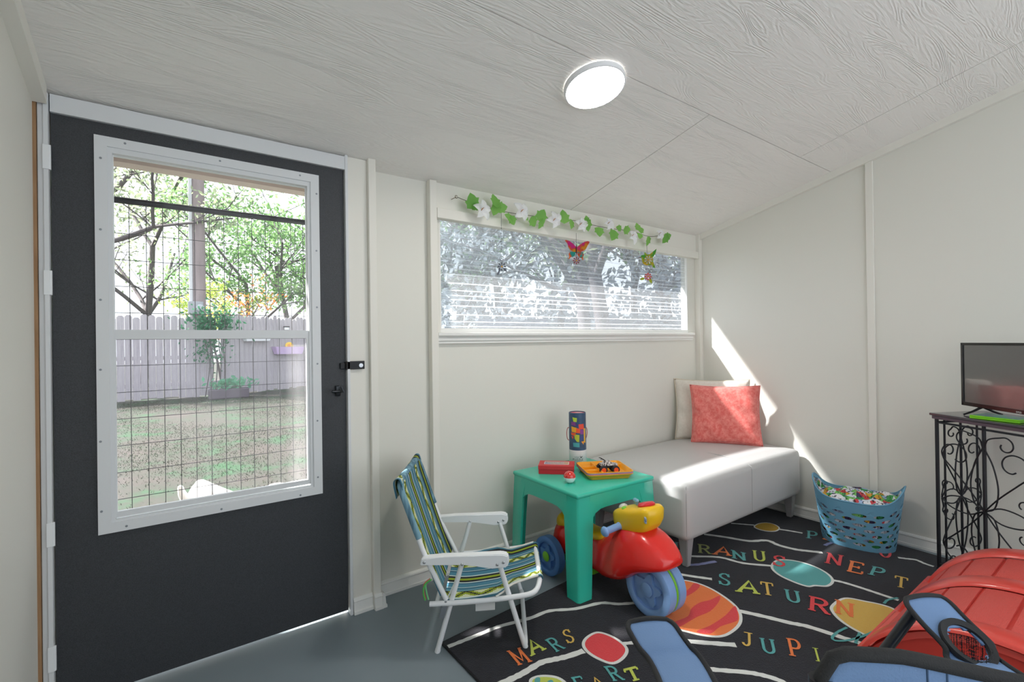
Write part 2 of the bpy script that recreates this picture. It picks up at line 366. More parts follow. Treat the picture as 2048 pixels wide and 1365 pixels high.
def pane_mat(name, haze, tint):
    m = bpy.data.materials.new(name); m.use_nodes = True; nt = m.node_tree; nt.nodes.clear(); out = nt.nodes.new('ShaderNodeOutputMaterial')
    tr = nt.nodes.new('ShaderNodeBsdfTransparent'); tr.inputs[0].default_value = tint
    gl = nt.nodes.new('ShaderNodeBsdfGlossy'); gl.inputs['Roughness'].default_value = 0.03
    tl = nt.nodes.new('ShaderNodeBsdfTranslucent'); tl.inputs[0].default_value = (0.92, 0.92, 0.97, 1)
    tc = nt.nodes.new('ShaderNodeTexCoord'); mp = nt.nodes.new('ShaderNodeMapping'); mp.inputs['Scale'].default_value = (14, 1, 1.6); nt.links.new(tc.outputs['Object'], mp.inputs[0])
    n = nt.nodes.new('ShaderNodeTexNoise'); n.inputs['Scale'].default_value = 1.3; nt.links.new(mp.outputs[0], n.inputs['Vector'])
    mr = nt.nodes.new('ShaderNodeMapRange'); mr.inputs[1].default_value = 0.35; mr.inputs[2].default_value = 0.7; mr.inputs[3].default_value = haze*0.5; mr.inputs[4].default_value = haze*1.5; nt.links.new(n.outputs['Fac'], mr.inputs[0])
    m1 = nt.nodes.new('ShaderNodeMixShader'); nt.links.new(mr.outputs[0], m1.inputs[0]); nt.links.new(tr.outputs[0], m1.inputs[1]); nt.links.new(tl.outputs[0], m1.inputs[2])
    fz = nt.nodes.new('ShaderNodeFresnel'); fz.inputs[0].default_value = 1.3
    m2 = nt.nodes.new('ShaderNodeMixShader'); nt.links.new(fz.outputs[0], m2.inputs[0]); nt.links.new(m1.outputs[0], m2.inputs[1]); nt.links.new(gl.outputs[0], m2.inputs[2])
    nt.links.new(m2.outputs[0], out.inputs[0]); return m
b = BM(); quad(b, [(-0.136, 2.096, 1.21), (0.474, 2.096, 1.21), (0.474, 2.096, 1.802), (-0.136, 2.096, 1.802)]); obj('pane', b, pane_mat('clear_pane', 0.03, (.97, .98, .99, 1)), upsash)
b = BM(); quad(b, [(-0.136, 2.080, 0.602), (0.468, 2.080, 0.602), (0.468, 2.080, 1.182), (-0.136, 2.080, 1.182)]); obj('pane', b, pane_mat('hazy_pane', 0.09, (.9, .9, .94, 1)), lowsash)
scr = None
for (px, py) in [(201, 316), (201, 459), (201, 600), (201, 740), (201, 884), (203, 1024), (250, 287), (440, 322), (600, 351), (633, 388), (633, 502), (634, 615), (635, 728), (635, 842), (636, 955), (253, 1053), (443, 1019), (601, 991)]:
    p = onY(px, py, 2.0615)
    if scr is None:
        b = BM(); lathe(b, [(0.0038, 0.0), (0.0038, 0.0012), (0.0, 0.0018)], (p.x, 2.0622, p.z), 8, (0, -1, 0)); scr = obj('screw', b, GREYM, flange, smooth=60); p0 = p
    else:
        c = scr.copy(); COL.objects.link(c); c.location = (p.x-p0.x, 0, p.z-p0.z)
# hinge side jamb, strike side jamb, brown packing strip
WOOD = mat('raw_wood_strip', '#b08b66', 0.7, var=(9, '#8e6a48', 0.3), stretch=(8, 8, 1))
b = BM(); box(b, -0.316, -0.290, 2.058, 2.12, 0.0, 1.953, bev=0.002); box(b, -0.3025, -0.290, 2.052, 2.06, 0, 1.953, bev=.002); trim(9, b, VINYL)
b = BM(); box(b, XL, -0.317, 2.050, 2.08, 0.0, zc(2.08)-.004); trim(10, b, WOOD)
b = BM(); box(b, 0.626, 0.638, 2.058, 2.12, 0.0, zc(2.06)-.003, bev=0.002); trim(11, b, VINYL)
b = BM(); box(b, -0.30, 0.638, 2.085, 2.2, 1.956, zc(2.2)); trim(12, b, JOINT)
for (ya, yb_) in [(289, 338), (541, 590), (1048, 1096), (1298, 1348)]:
    za, zb = onY(96, ya, 2.05).z, onY(96, yb_, 2.05).z
    b = BM(); box(b, -0.3035, -0.289, 2.0495, 2.0535, zb, za, bev=0.001); lathe(b, [(0.0045, 0), (0.0045, za-zb)], (-0.2885, 2.056, zb), 8); obj('hinge', b, PLASTW, door)
b = BM()
zl = onY(672, 783, 2.06).z
box(b, 0.578, 0.598, 2.062, 2.076, zl-0.022, zl+0.022, bev=0.003); tube(b, [(0.592, 2.064, zl), (0.592, 2.035, zl), (0.58, 2.03, zl), (0.553, 2.03, zl+0.001)], 0.0055, 8); tube(b, [(0.596, 2.045, zl+0.018), (0.604, 2.04, zl-0.006)], 0.004, 6)
obj('latch', b, mat('dark_latch', '#34373b', 0.3, 0.8), door, smooth=50)
zh = onY(700, 732, 2.06).z
b = BM(); box(b, 0.598, 0.620, 2.064, 2.075, zh-0.013, zh+0.013, bev=0.002); hasp = obj('hasp', b, BLACKM, door)
b = BM(); box(b, 0.622, 0.700, 2.058, 2.063, zh-0.016, zh+0.019, bev=0.002); tube(b, [(0.6215, 2.058, zh-0.017), (0.6215, 2.058, zh+0.019)], 0.004, 8); obj('hasp_arm', b, BLACKM, hasp)
b = BM(); lathe(b, [(0.004, 0), (0.009, 0.001), (0.009, 0.003), (0.0, 0.0035)], (0.683, 2.0575, zh), 12, (0, -1, 0)); obj('staple', b, STEEL, hasp)

# ------------------------------------------------------------------ outside
GZ = -0.10
def ground_mat():
    m = mat('patchy_lawn', '#8f857a', 0.95, bump=(25, 0.25, 0.01)); nt = m.node_tree; bs = nt.nodes['Principled BSDF']
    tc = nt.nodes.new('ShaderNodeTexCoord')
    n = nt.nodes.new('ShaderNodeTexNoise'); n.inputs['Scale'].default_value = 1.4; n.inputs['Detail'].default_value = 10; n.inputs['Roughness'].default_value = 0.75; nt.links.new(tc.outputs['Object'], n.inputs['Vector'])
    r = nt.nodes.new('ShaderNodeValToRGB'); e = r.color_ramp.elements
    e[0].position = 0.40; e[0].color = lin('#3f3935'); e[1].position = 0.62; e[1].color = lin('#234a2c')
    k = e.new(0.52); k.color = lin('#34372e')
    nt.links.new(n.outputs['Fac'], r.inputs[0]); nt.links.new(r.outputs[0], bs.inputs['Base Color']); return m
b = BM(); grid(b, lambda u, v: (-30+70*u, 2.13+45*v, GZ - 0.0), 2, 2)
structure(obj('ground', b, ground_mat()))
b = BM(); box(b, -0.42, 0.9, 2.13, 2.34, GZ, -0.012, bev=0.006); structure(obj('door_step', b, mat('pale_concrete', '#c9c6bf', 0.9, bump=(60, 0.3))))
# short blades of grass
n = 110000; rg = np.random.default_rng(3)
gx = rg.uniform(-3.2, 5.2, n); gy = 3.6 + (14.0-3.6)*rg.random(n)**0.8
keep = (np.sin(gx*1.3+1)*np.cos(gy*0.9)+0.5*np.sin(gx*3.1+gy*2.2) + rg.normal(0, .5, n)) > -0.1
gx, gy = gx[keep], gy[keep]; n = len(gx); a = rg.uniform(0, 2*PI, n); h = rg.uniform(.010, .026, n); wd = rg.uniform(.002, .004, n); ln = rg.uniform(-.02, .02, (n, 2))
V = np.zeros((n, 3, 3)); V[:, 0] = np.stack([gx-np.cos(a)*wd, gy-np.sin(a)*wd, np.full(n, GZ)], 1); V[:, 1] = np.stack([gx+np.cos(a)*wd, gy+np.sin(a)*wd, np.full(n, GZ)], 1); V[:, 2] = np.stack([gx+ln[:, 0], gy+ln[:, 1], GZ+h], 1)
me = bpy.data.meshes.new('grass'); me.from_pydata(V.reshape(-1, 3).tolist(), [], np.arange(n*3).reshape(-1, 3).tolist()); me.materials.append(mat('grass_blade', '#34502f', 0.8, var=(1.2, '#484638', 0.2)))
go = bpy.data.objects.new('grass', me); COL.objects.link(go); tag(go, 'patchy short grass growing across the back yard', 'grass', kind='stuff')
# unseen wall added left of the door to keep sun off its glass
b = BM(); box(b, -1.6, -0.42, 2.20, 2.745, GZ, 2.3); structure(obj('wall_sunblock', b, mat('sunblock_siding', '#cbbfb2', 0.8)))

# fence
PLANKM = mat('weathered_plank', '#bdb8bd', 0.9, var=(4, '#9d98a1', 0.3), stretch=(6, 6, 0.7), bump=(9, .5, .006))
def fence(p, q, h, label, wid=0.14):
    p, q = Vector((p[0], p[1], GZ)), Vector((q[0], q[1], GZ)); d = (q-p); n = int(d.length/(wid+0.006)); d.normalize(); nn = Vector((d.y, -d.x, 0))
    t = thing('board_fence', (p+q)/2, label, 'fence')
    for zr in (0.35, 1.0, 1.6):
        b = BM(); obox(b, (p+q)/2+nn*-0.05+Vector((0, 0, zr)), d*((q-p).length/2), nn*0.02, (0, 0, 0.045)); obj('rail', b, PLANKM, t)
    me = []
    for i in range(3):
        b = BM(); hh = h-0.02*i
        pts = [p, p+d*wid, p+d*wid+Vector((0, 0, hh-0.04)), p+d*(wid-0.035)+Vector((0, 0, hh)), p+d*0.035+Vector((0, 0, hh)), p+Vector((0, 0, hh-0.04))]
        prism(b, [x+Vector((0, 0, 0.03)) for x in pts], nn*0.018); o = obj('plank', b, PLANKM, t); me.append(o)
    rr = random.Random(5)
    for i in range(3, n):
        c = me[i % 3].copy(); COL.objects.link(c); c.location = d*(wid+0.006)*i + nn*rr.uniform(-.006, .006) + Vector((0, 0, rr.uniform(-.03, .02)))
    for i in (1, 2): me[i].location = d*(wid+0.006)*i
    return t
fence((-3.1, 14.35), (1.12, 14.30), 2.0, 'grey weathered board fence straight across the yard behind the lawn')
FB0, FB1 = Vector((1.14, 14.32, 0)), Vector((7.6, 17.2, 0))
fence(FB0, FB1, 2.06, 'grey weathered board fence angling away to the right behind planters', 0.115)
fbn = Vector((-(FB1-FB0).y, (FB1-FB0).x, 0)).normalized()
def onFB(x, y, off=0.12): return onpl(x, y, FB0 - fbn*off, fbn)

# utility pole with meter box
pb = onY(398, 640, 15.2); pole = thing('utility_pole', (pb.x, 15.2, GZ), 'tall brown utility pole with grey meter box behind the fence', 'pole')
POLEM = mat('pole_wood', '#857a7c', 0.9, var=(3, '#9b8f90', 0.25), stretch=(5, 5, .5))
b = BM(); lathe(b, [(0.17, 0), (0.16, 4), (0.14, 9)], (pb.x, 15.2, GZ), 14); obj('shaft', b, POLEM, pole, smooth=60)
b = BM(); tube(b, [(pb.x-0.17, 15.1, GZ), (pb.x-0.17, 15.1, 6.5)], 0.045, 8); obj('conduit', b, mat('grey_conduit', '#c2c4c8', .5), pole, smooth=60)
pm = onY(394, 617, 15.0); b = BM(); box(b, pm.x-0.20, pm.x+0.14, 14.86, 15.03, pm.z-0.17, pm.z+0.17, bev=.02); obj('meter_box', b, GREYM, pole)
b = BM(); lathe(b, [(0.09, 0), (0.09, 0.08), (0.05, .11), (0, .11)], (pm.x+0.06, 14.86, pm.z), 14, (0, -1, 0)); obj('meter', b, mat('meter_glass', '#a9aeb5', .15), pole, smooth=50)

# trees
BARK = mat('grey_bark', '#5f595c', 0.9)
def leafmat(name, c1, c2):
    m = mat(name, c1, 0.6, var=(2.5, c2, 0.15)); nt = m.node_tree; bs = nt.nodes['Principled BSDF']; out = nt.nodes['Material Output']
    tl = nt.nodes.new('ShaderNodeBsdfTranslucent'); tl.inputs[0].default_value = lin(c2); mx = nt.nodes.new('ShaderNodeMixShader'); mx.inputs[0].default_value = 0.45
    nt.links.new(bs.outputs[0], mx.inputs[1]); nt.links.new(tl.outputs[0], mx.inputs[2]); nt.links.new(mx.outputs[0], out.inputs[0]); return m
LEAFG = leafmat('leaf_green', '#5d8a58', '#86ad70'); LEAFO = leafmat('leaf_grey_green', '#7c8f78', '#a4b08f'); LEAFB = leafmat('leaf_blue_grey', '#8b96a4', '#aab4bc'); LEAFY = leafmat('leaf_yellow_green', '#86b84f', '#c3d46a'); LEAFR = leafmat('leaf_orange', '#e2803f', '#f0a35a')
def tree(name, x, y, h, r, seed, lm, nl, lsize, label, lean=(0, 0), first=0.25, spread=0.9, cat='tree', group='trees and shrubs beyond the fence', depth=4, nsplit=3):
    rr = random.Random(seed); t = thing(name, (x, y, GZ), label, cat, group); bm = BM(); tips = []
    def grow(p, d, L, rad, k):
        pts = [p]; q = p.copy(); dd = d.copy()
        for i in range(4):
            dd = (dd + Vector((rr.uniform(-.16, .16), rr.uniform(-.16, .16), rr.uniform(-.04, .12)))).normalized(); q = q+dd*L/4; pts.append(q.copy())
            if k >= depth-2: tips.append((q.copy(), k))
        tube(bm, pts, [rad*(1-0.1*i) for i in range(5)], 6 if k < 2 else 4, caps=False)
        if k < depth:
            for j in range(nsplit if k else nsplit+2):
                s = pts[rr.randint(1 if k else 2, 4)]; ang = rr.uniform(0, 2*PI); e = Vector((math.cos(ang), math.sin(ang), rr.uniform(-.25, .75)))
                grow(s.copy(), (dd*0.55+e*spread).normalized(), L*rr.uniform(.5, .75), rad*0.5, k+1)
    grow(Vector((x, y, GZ)), Vector((lean[0], lean[1], 1)).normalized(), h*0.55, r, 0)
    obj('trunk', bm, BARK, t, smooth=80, nrm=False)
    rg = np.random.default_rng(seed); T = np.array([tuple(p) for p, k in tips]); idx = rg.integers(0, len(T), nl)
    c = T[idx] + rg.normal(0, 1, (nl, 3))*np.array([.22, .22, .18])*h/6; u = rg.normal(0, 1, (nl, 3)); u /= np.linalg.norm(u, axis=1)[:, None]; v = np.cross(u, rg.normal(0, 1, (nl, 3))); v /= np.linalg.norm(v, axis=1)[:, None]
    s = lsize*rg.uniform(.6, 1.2, (nl, 1)); V = np.stack([c-u*s, c+v*s*.45, c+u*s, c-v*s*.45], 1) - np.array([x, y, GZ])
    me = bpy.data.meshes.new('foliage'); me.from_pydata(V.reshape(-1, 3).tolist(), [], np.arange(nl*4).reshape(-1, 4).tolist()); me.materials.append(lm)
    f = bpy.data.objects.new('foliage', me); COL.objects.link(f); f.parent = t; f['kind'] = 'stuff'
    return t
tree('bare_tree', -2.6, 16.6, 8.5, .16, 11, LEAFO, 5200, .075, 'thinly leaved grey-green tree left of the utility pole', lean=(.22, -.05), spread=1.15)
tree('bare_tree', -0.6, 19.5, 8.5, .13, 17, LEAFO, 3200, .08, 'sparse grey tree far behind the left end of the board fence', lean=(.1, 0), spread=1.0)
tree('leafy_tree', 2.35, 17.6, 6.0, .09, 21, LEAFG, 3600, .08, 'slender bright green tree just right of the utility pole', spread=.8)
tree('leafy_tree', 3.7, 18.4, 7.5, .11, 29, LEAFG, 3600, .085, 'green tree with twisted grey trunks behind the angled fence', lean=(-.08, 0), spread=.95)
tree('leafy_tree', 5.2, 19.5, 8.0, .12, 37, LEAFG, 3400, .09, 'tall green tree at the right edge of the door glass', lean=(-.1, 0), spread=1.0)
tree('shrub', 1.35, 16.3, 3.0, .04, 43, LEAFY, 1600, .06, 'yellow-green shrub in front of the utility pole', spread=.7, depth=3, cat='shrub')
tree('shrub', 2.1, 16.6, 3.1, .04, 47, LEAFR, 600, .06, 'small orange-leaved shrub peeking over the fence', spread=.7, depth=3, cat='shrub')
_wr = random.Random(12)
for i in range(17):
    _a = math.radians(25+33*i/16+_wr.uniform(-1, 1)); _d = _wr.uniform(13.5, 24); x, y = _d*math.sin(_a), _d*math.cos(_a)
    if x < 8: y = max(y, 17.5)
    tree('woodland_tree', x, y, _wr.uniform(8.5, 12), _wr.uniform(.13, .24), 61+i, (LEAFB, LEAFO, LEAFB, LEAFG)[i % 4], 950, .15, 'blurred woodland tree standing behind the ribbed window', spread=.85, depth=3, group='woodland trees seen through the ribbed window')
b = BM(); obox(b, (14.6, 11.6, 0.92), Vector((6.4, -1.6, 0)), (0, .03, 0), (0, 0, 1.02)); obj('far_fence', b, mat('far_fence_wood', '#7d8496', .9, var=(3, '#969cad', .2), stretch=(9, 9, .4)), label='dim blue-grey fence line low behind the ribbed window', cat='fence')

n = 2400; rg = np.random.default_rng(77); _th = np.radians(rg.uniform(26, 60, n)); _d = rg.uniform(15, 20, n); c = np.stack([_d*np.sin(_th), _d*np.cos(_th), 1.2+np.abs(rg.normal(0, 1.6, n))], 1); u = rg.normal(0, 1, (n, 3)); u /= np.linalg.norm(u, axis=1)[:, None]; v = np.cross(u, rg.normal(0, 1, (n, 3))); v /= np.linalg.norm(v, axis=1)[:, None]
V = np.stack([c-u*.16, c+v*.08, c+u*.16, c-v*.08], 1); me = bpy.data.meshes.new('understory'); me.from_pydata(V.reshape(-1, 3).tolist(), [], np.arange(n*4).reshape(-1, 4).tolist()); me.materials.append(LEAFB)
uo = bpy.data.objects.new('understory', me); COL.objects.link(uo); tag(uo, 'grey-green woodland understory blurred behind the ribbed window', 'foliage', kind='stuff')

# vine, planters, lamps on the angled fence
def leaves_obj(name, parent, c, rad, nl, s, m, seed, **kw):
    rg = np.random.default_rng(seed); P = rg.normal(0, 1, (nl, 3))*np.array(rad)+np.array(c); u = rg.normal(0, 1, (nl, 3)); u /= np.linalg.norm(u, axis=1)[:, None]; v = np.cross(u, rg.normal(0, 1, (nl, 3))); v /= np.linalg.norm(v, axis=1)[:, None]
    o0 = np.array(wl(parent)) if parent else np.array(c); V = np.stack([P-u*s, P+v*s*.5, P+u*s, P-v*s*.5], 1)-o0
    me = bpy.data.meshes.new(name); me.from_pydata(V.reshape(-1, 3).tolist(), [], np.arange(nl*4).reshape(-1, 4).tolist()); me.materials.append(m)
    o = bpy.data.objects.new(name, me); COL.objects.link(o)
    if parent: o.parent = parent
    else: o.location = c
    return tag(o, **kw)
LEAFD = leafmat('leaf_dark_green', '#2f6b4d', '#4f8f6a')
pv = onFB(428, 668, .14); vine = thing('climbing_vine', (pv.x, pv.y, GZ), 'dark green climbing vine hanging over the fence corner', 'plant')
b = BM()
for s in range(5):
    tube(b, smoothpath([(pv.x+.1*s-.2, pv.y, GZ), (pv.x+.08*s-.1, pv.y-.03, .7), (pv.x+.1*s-.2, pv.y-.04, 1.3), (pv.x+.16*s-.3, pv.y-.05, 1.9)]), .012, 4)
obj('stem', b, BARK, vine); leaves_obj('foliage', vine, (pv.x, pv.y-.05, 1.75), (.28, .06, .22), 500, .06, LEAFD, 5, kind='stuff')
leaves_obj('foliage', vine, (pv.x-.05, pv.y-.05, 1.1), (.2, .06, .22), 200, .05, LEAFD, 6, kind='stuff')
def trough(px0, px1, py0, py1, col, label, flower):
    p, q = onFB(px0, py0), onFB(px1, py0); h = (p-onFB(px0, py1)).length; d = (q-p)/2; t = thing('trough_planter', (p+q)/2-Vector((0, 0, h)), label, 'planter', 'planters hung on the angled fence')
    b = BM(); nn = fbn*-.11; c = (p+q)/2
    top = [c-d-nn, c+d-nn, c+d+nn, c-d+nn]; bot = [c-d*.85-nn*.7-Vector((0, 0, h)), c+d*.85-nn*.7-Vector((0, 0, h)), c+d*.85+nn*.7-Vector((0, 0, h)), c-d*.85+nn*.7-Vector((0, 0, h))]
    vt = [b.verts.new(x) for x in top]; vb = [b.verts.new(x) for x in bot]; b.faces.new(vb[::-1])
    for i in range(4): b.faces.new((vt[i], vt[(i+1) % 4], vb[(i+1) % 4], vb[i]))
    obj('box', b, mat('planter_'+col, col, .5), t, nrm=False)
    b = BM(); obox(b, c-Vector((0, 0, .02)), d*.96, nn*.95, (0, 0, .01)); obj('soil', b, mat('soil', '#5a4a40', .95), t)
    if flower:
        f = onFB(*flower)
        b = BM(); tube(b, [(f.x, f.y, c.z), (f.x, f.y, f.z)], .01, 5); lathe(b, [(.10, 0), (.11, .02), (.09, .035)], f, 10, (0, -1, 0)); obj('flower', b, mat('yellow_petals', '#f2c73c', .6), t)
        b = BM(); lathe(b, [(.045, 0), (.04, .02), (0, .03)], f+Vector((0, -.035, 0)), 10, (0, -1, 0)); obj('flower_centre', b, mat('orange_centre', '#e08a2a', .6), t)
    return t
trough(547, 605, 694, 709, '#cbb2dc', 'lavender trough planter with a yellow flower on the fence', (578, 692))
trough(486, 540, 668, 683, '#eceef2', 'white trough planter hung on the angled fence', None)
for (px, py, lb) in [(455, 642, 'small dark solar lamp on the fence beside the vine'), (573, 656, 'small dark solar lamp above the lavender planter')]:
    p = onFB(px, py, .1); t = thing('solar_lamp', p, lb, 'lamp', 'solar lamps on the fence'); b = BM(); obox(b, p+Vector((0, 0, .03)), (.08, .02, 0), (0, .05, 0), (0, 0, .015)); obj('cap', b, BLACKM, t); b = BM(); obox(b, p-Vector((0, 0, .02)), (.06, .015, 0), (0, .035, 0), (0, 0, .035)); obj('lens', b, PLASTW, t)
pp = onz(458, 797, GZ); t = thing('flower_pot', (pp.x, pp.y, GZ), 'dark trough pot with leafy plant at the fence foot', 'pot')
b = BM(); box(b, pp.x-.42, pp.x+.42, pp.y-.14, pp.y+.14, GZ, GZ+.24, bev=.03); obj('pot', b, mat('dark_pot', '#5d5560', .7), t); leaves_obj('foliage', t, (pp.x+.05, pp.y, GZ+.36), (.22, .1, .07), 160, .07, leafmat('leaf_pot', '#4f9a7a', '#7ec09a'), 9, kind='stuff')

# wire panel outside the door
wp = thing('wire_panel', (0.25, 2.36, GZ), 'black wire mesh panel with round top rail outside the door', 'wire panel')
WIREM = mat('dark_wire', '#4a494d', 0.5, 0.5)
b = BM(); tube(b, [(-0.42, 2.36, 1.715), (0.92, 2.36, 1.725)], 0.0125, 12); obj('top_rail', b, mat('rail_black', '#33343a', .35, .4), wp, smooth=60)
b = BM(); tube(b, [(-0.109, 2.36, GZ), (-0.109, 2.36, 1.71)], 0.0014, 5); wv = obj('wire', b, WIREM, wp, smooth=80)
for i in range(-6, 20):
    if i: c = wv.copy(); COL.objects.link(c); c.location = (0.0525*i, 0, 0)
b = BM(); tube(b, [(-0.42, 2.3615, 1.082), (0.92, 2.3615, 1.082)], 0.0014, 5); wh = obj('wire', b, WIREM, wp, smooth=80)
for i in range(-11, 6):
    if i: c = wh.copy(); COL.objects.link(c); c.location = (0, 0, 0.1017*i)
for x in (-0.42, 0.92):
    b = BM(); tube(b, [(x, 2.36, GZ), (x, 2.36, 1.72)], 0.012, 8); obj('post', b, BLACKM, wp, smooth=60)

# white dog
def skin(name, verts, edges, radii, m, parent, root=0, sub=2):
    me = bpy.data.meshes.new(name); o0 = wl(parent) if parent else Vector((0, 0, 0)); me.from_pydata([tuple(Vector(v)-o0) for v in verts], edges, []); me.materials.append(m)
    o = bpy.data.objects.new(name, me); COL.objects.link(o)
    if parent: o.parent = parent
    md = o.modifiers.new('skin', 'SKIN')
    for i, r in enumerate(radii): me.skin_vertices[0].data[i].radius = r if isinstance(r, tuple) else (r, r)
    for i in range(len(radii)): me.skin_vertices[0].data[i].use_root = (i == root)
    md.use_smooth_shade = True; s = o.modifiers.new('sub', 'SUBSURF'); s.levels = sub; s.render_levels = sub
    return o
dg = thing('dog', (0.30, 3.2, GZ), 'white dog sniffing the ground outside the door, tail raised', 'dog')
DOGM = mat('white_fur', '#f6f3f0', 0.8, bump=(90, .3, .004))
D = Vector((0.30, 3.2, GZ)); fx = Vector((.90, .43, 0)); fy = Vector((-.43, .90, 0))
def dp(f, s, h): return D+fx*f+fy*s+Vector((0, 0, h))
_da = (.217, 3.134, 0)
def dx(px, py): return onpl(px, py, _da, fy)
D = Vector((.217, 3.134, GZ))
vs = [dx(412, 1003), dx(440, 1002), dx(466, 1032), dx(494, 1058), dx(512, 1032), dx(530, 996), dx(556, 977), dx(577, 980),
      dx(384, 1004), dx(371, 1000), dx(363, 986), dx(360, 971)]
ed = [(0, 1), (1, 2), (2, 3), (3, 4), (4, 5), (5, 6), (6, 7), (0, 8), (8, 9), (9, 10), (10, 11)]
rd = [.115, .130, .115, .10, .075, .072, .052, .036, .045, .026, .019, .012]
rump, shl = vs[0], vs[3]
def leg(k0, c, s, hind):
    k = len(vs); g = Vector((0, 0, 1)); base = Vector((c.x, c.y, GZ)); h = c.z-GZ
    if hind: pts = [(-.02, .66), (.04, .42), (-.04, .24), (-.025, .05), (.01, .035)]; r_ = [.062, .04, .024, .02, .018]
    else: pts = [(.0, .55), (-.01, .32), (.0, .06), (.03, .04)]; r_ = [.045, .027, .02, .018]
    for n_, ((f_, z_), rr_) in enumerate(zip(pts, r_)):
        vs.append(base+fx*f_+fy*s+g*h*z_); rd.append(rr_); ed.append((k0 if n_ == 0 else k+n_-1, k+n_))
for s_ in (-.065, .065): leg(0, rump, s_, True); leg(3, shl, s_, False)
skin('body', vs, ed, rd, DOGM, dg, 1)
hd = vs[5]
for s in (-1, 1):
    b = BM(); grid(b, lambda u, v: hd+fx*((u-.5)*.05*(1-v*.8)-.02-.05*v)+fy*s*(.03+.045*v)+Vector((0, 0, .045-.05*v*v)), 4, 6); obj('ear', b, mat('pale_ear', '#efe1dc', .8), dg, smooth=180)
b = BM(); lathe(b, [(0, -.012), (.012, 0), (0, .012)], vs[7]+fx*.025, 8); obj('nose', b, mat('dog_nose', '#3a2f30', .4), dg, smooth=180)
for s in (-1, 1):
    b = BM(); lathe(b, [(0, -.007), (.007, 0), (0, .007)], vs[5].lerp(vs[6], .55)+fy*s*.045+Vector((0, 0, .022)), 8); obj('eye', b, mat('dog_eye', '#1d1615', .2), dg, smooth=180)

# ------------------------------------------------------------------ ceiling light
lc = Vector((1.346, 1.297, zc(1.297))); nrm = Vector((0, -0.235, -1)).normalized()
cl = thing('ceiling_light', lc, 'flat round white ceiling light glowing over the room', 'ceiling light')
b = BM(); lathe(b, [(0.112, 0.001), (0.119, 0.004), (0.119, 0.020), (0.116, 0.023), (0.112, 0.0235), (0.112, 0.001)], lc, 56, nrm, close=False); obj('rim', b, mat('light_rim', '#f2f3f5', .4), cl, smooth=50)
b = BM(); lathe(b, [(0.112, 0.012), (0.112, 0.022), (0.06, 0.0235), (0, 0.024)], lc, 56, nrm, close=False)
obj('diffuser', b, mat('light_diffuser', '#ffffff', .5, emit=('#fffaf2', LAMP_STRENGTH)), cl, smooth=60)

# ------------------------------------------------------------------ rug
RZ = 0.010
PILE = mat('navy_pile', '#12131b', 0.95, bump=(260, 0.9, 0.004), var=(30, '#1c1e29', .3), sheen=.1)
rug_poly = [(0.845, 1.650), (1.9, 1.735), (3.285, 1.80), (3.255, 1.0), (3.20, 0.05), (0.865, 0.05)]
rug = None
b = BM(); prism(b, [(x, y, 0.0005) for x, y in rug_poly], (0, 0, RZ-0.0005)); rug = obj('rug', b, PILE, label='dark navy planet rug with bright letters and white orbit lines', cat='rug')
b = BM(); tube(b, [(x, y, 0.0055) for x, y in rug_poly], 0.0055, 6, closed=True); obj('binding', b, mat('rug_binding', '#17181d', .9), rug, smooth=80)
def yarn(col): return mat('yarn_'+col, col, 0.95, bump=(300, 0.9, 0.004), sheen=.2)
YW, YO, YR, YG, YB_, YT, YY, YL = yarn('#e4e6e2'), yarn('#ee7a33'), yarn('#e2383f'), yarn('#c3cf52'), yarn('#7f86b5'), yarn('#4fa5a5'), yarn('#dbb450'), yarn('#9aa04e')
z8 = lambda a, c: (1380+a/4.267, 1040+c/4.267)
zR = lambda a, c: (860+a/2.926, 1000+c/2.926)
z6 = lambda a, c: (1000+a/6.206, 1220+c/6.206)
def fl(p, z=RZ): return onz(p[0], p[1], z)
def flat(name, pts, z, m, wob=0.0):
    b = BM(); lo = RZ-0.001; P = [Vector((p.x, p.y, lo)) for p in pts]; prism(b, P, (0, 0, RZ+z-lo)); return obj(name, b, m, rug)
def ribbon(name, pts, wd, z, m):
    """flat strip along floor points"""
    P = [Vector((p.x, p.y, 0)) for p in pts]; b = BM(); A = []; n = len(P)
    for i in range(n):
        t = (P[min(i+1, n-1)]-P[max(i-1, 0)]).normalized(); s = Vector((-t.y, t.x, 0)); ww = wd*(1+.12*math.sin(i*2.7))
        A.append((b.verts.new(P[i]+s*ww/2+Vector((0, 0, RZ+z))), b.verts.new(P[i]-s*ww/2+Vector((0, 0, RZ+z)))))
    for i in range(n-1): b.faces.new((A[i][0], A[i][1], A[i+1][1], A[i+1][0]))
    return obj(name, b, m, rug)
def planet(px, m, out=0.012, z=0.0016, label=None):
    P = smoothpath([fl(p) for p in px], 5, True); c = sum(P, Vector())/len(P)
    o = flat('planet_outline', [p+(p-c).normalized()*out for p in P], 0.001, YW); q = flat('planet', P, z, m)
    if label: q['label'] = label
    return c
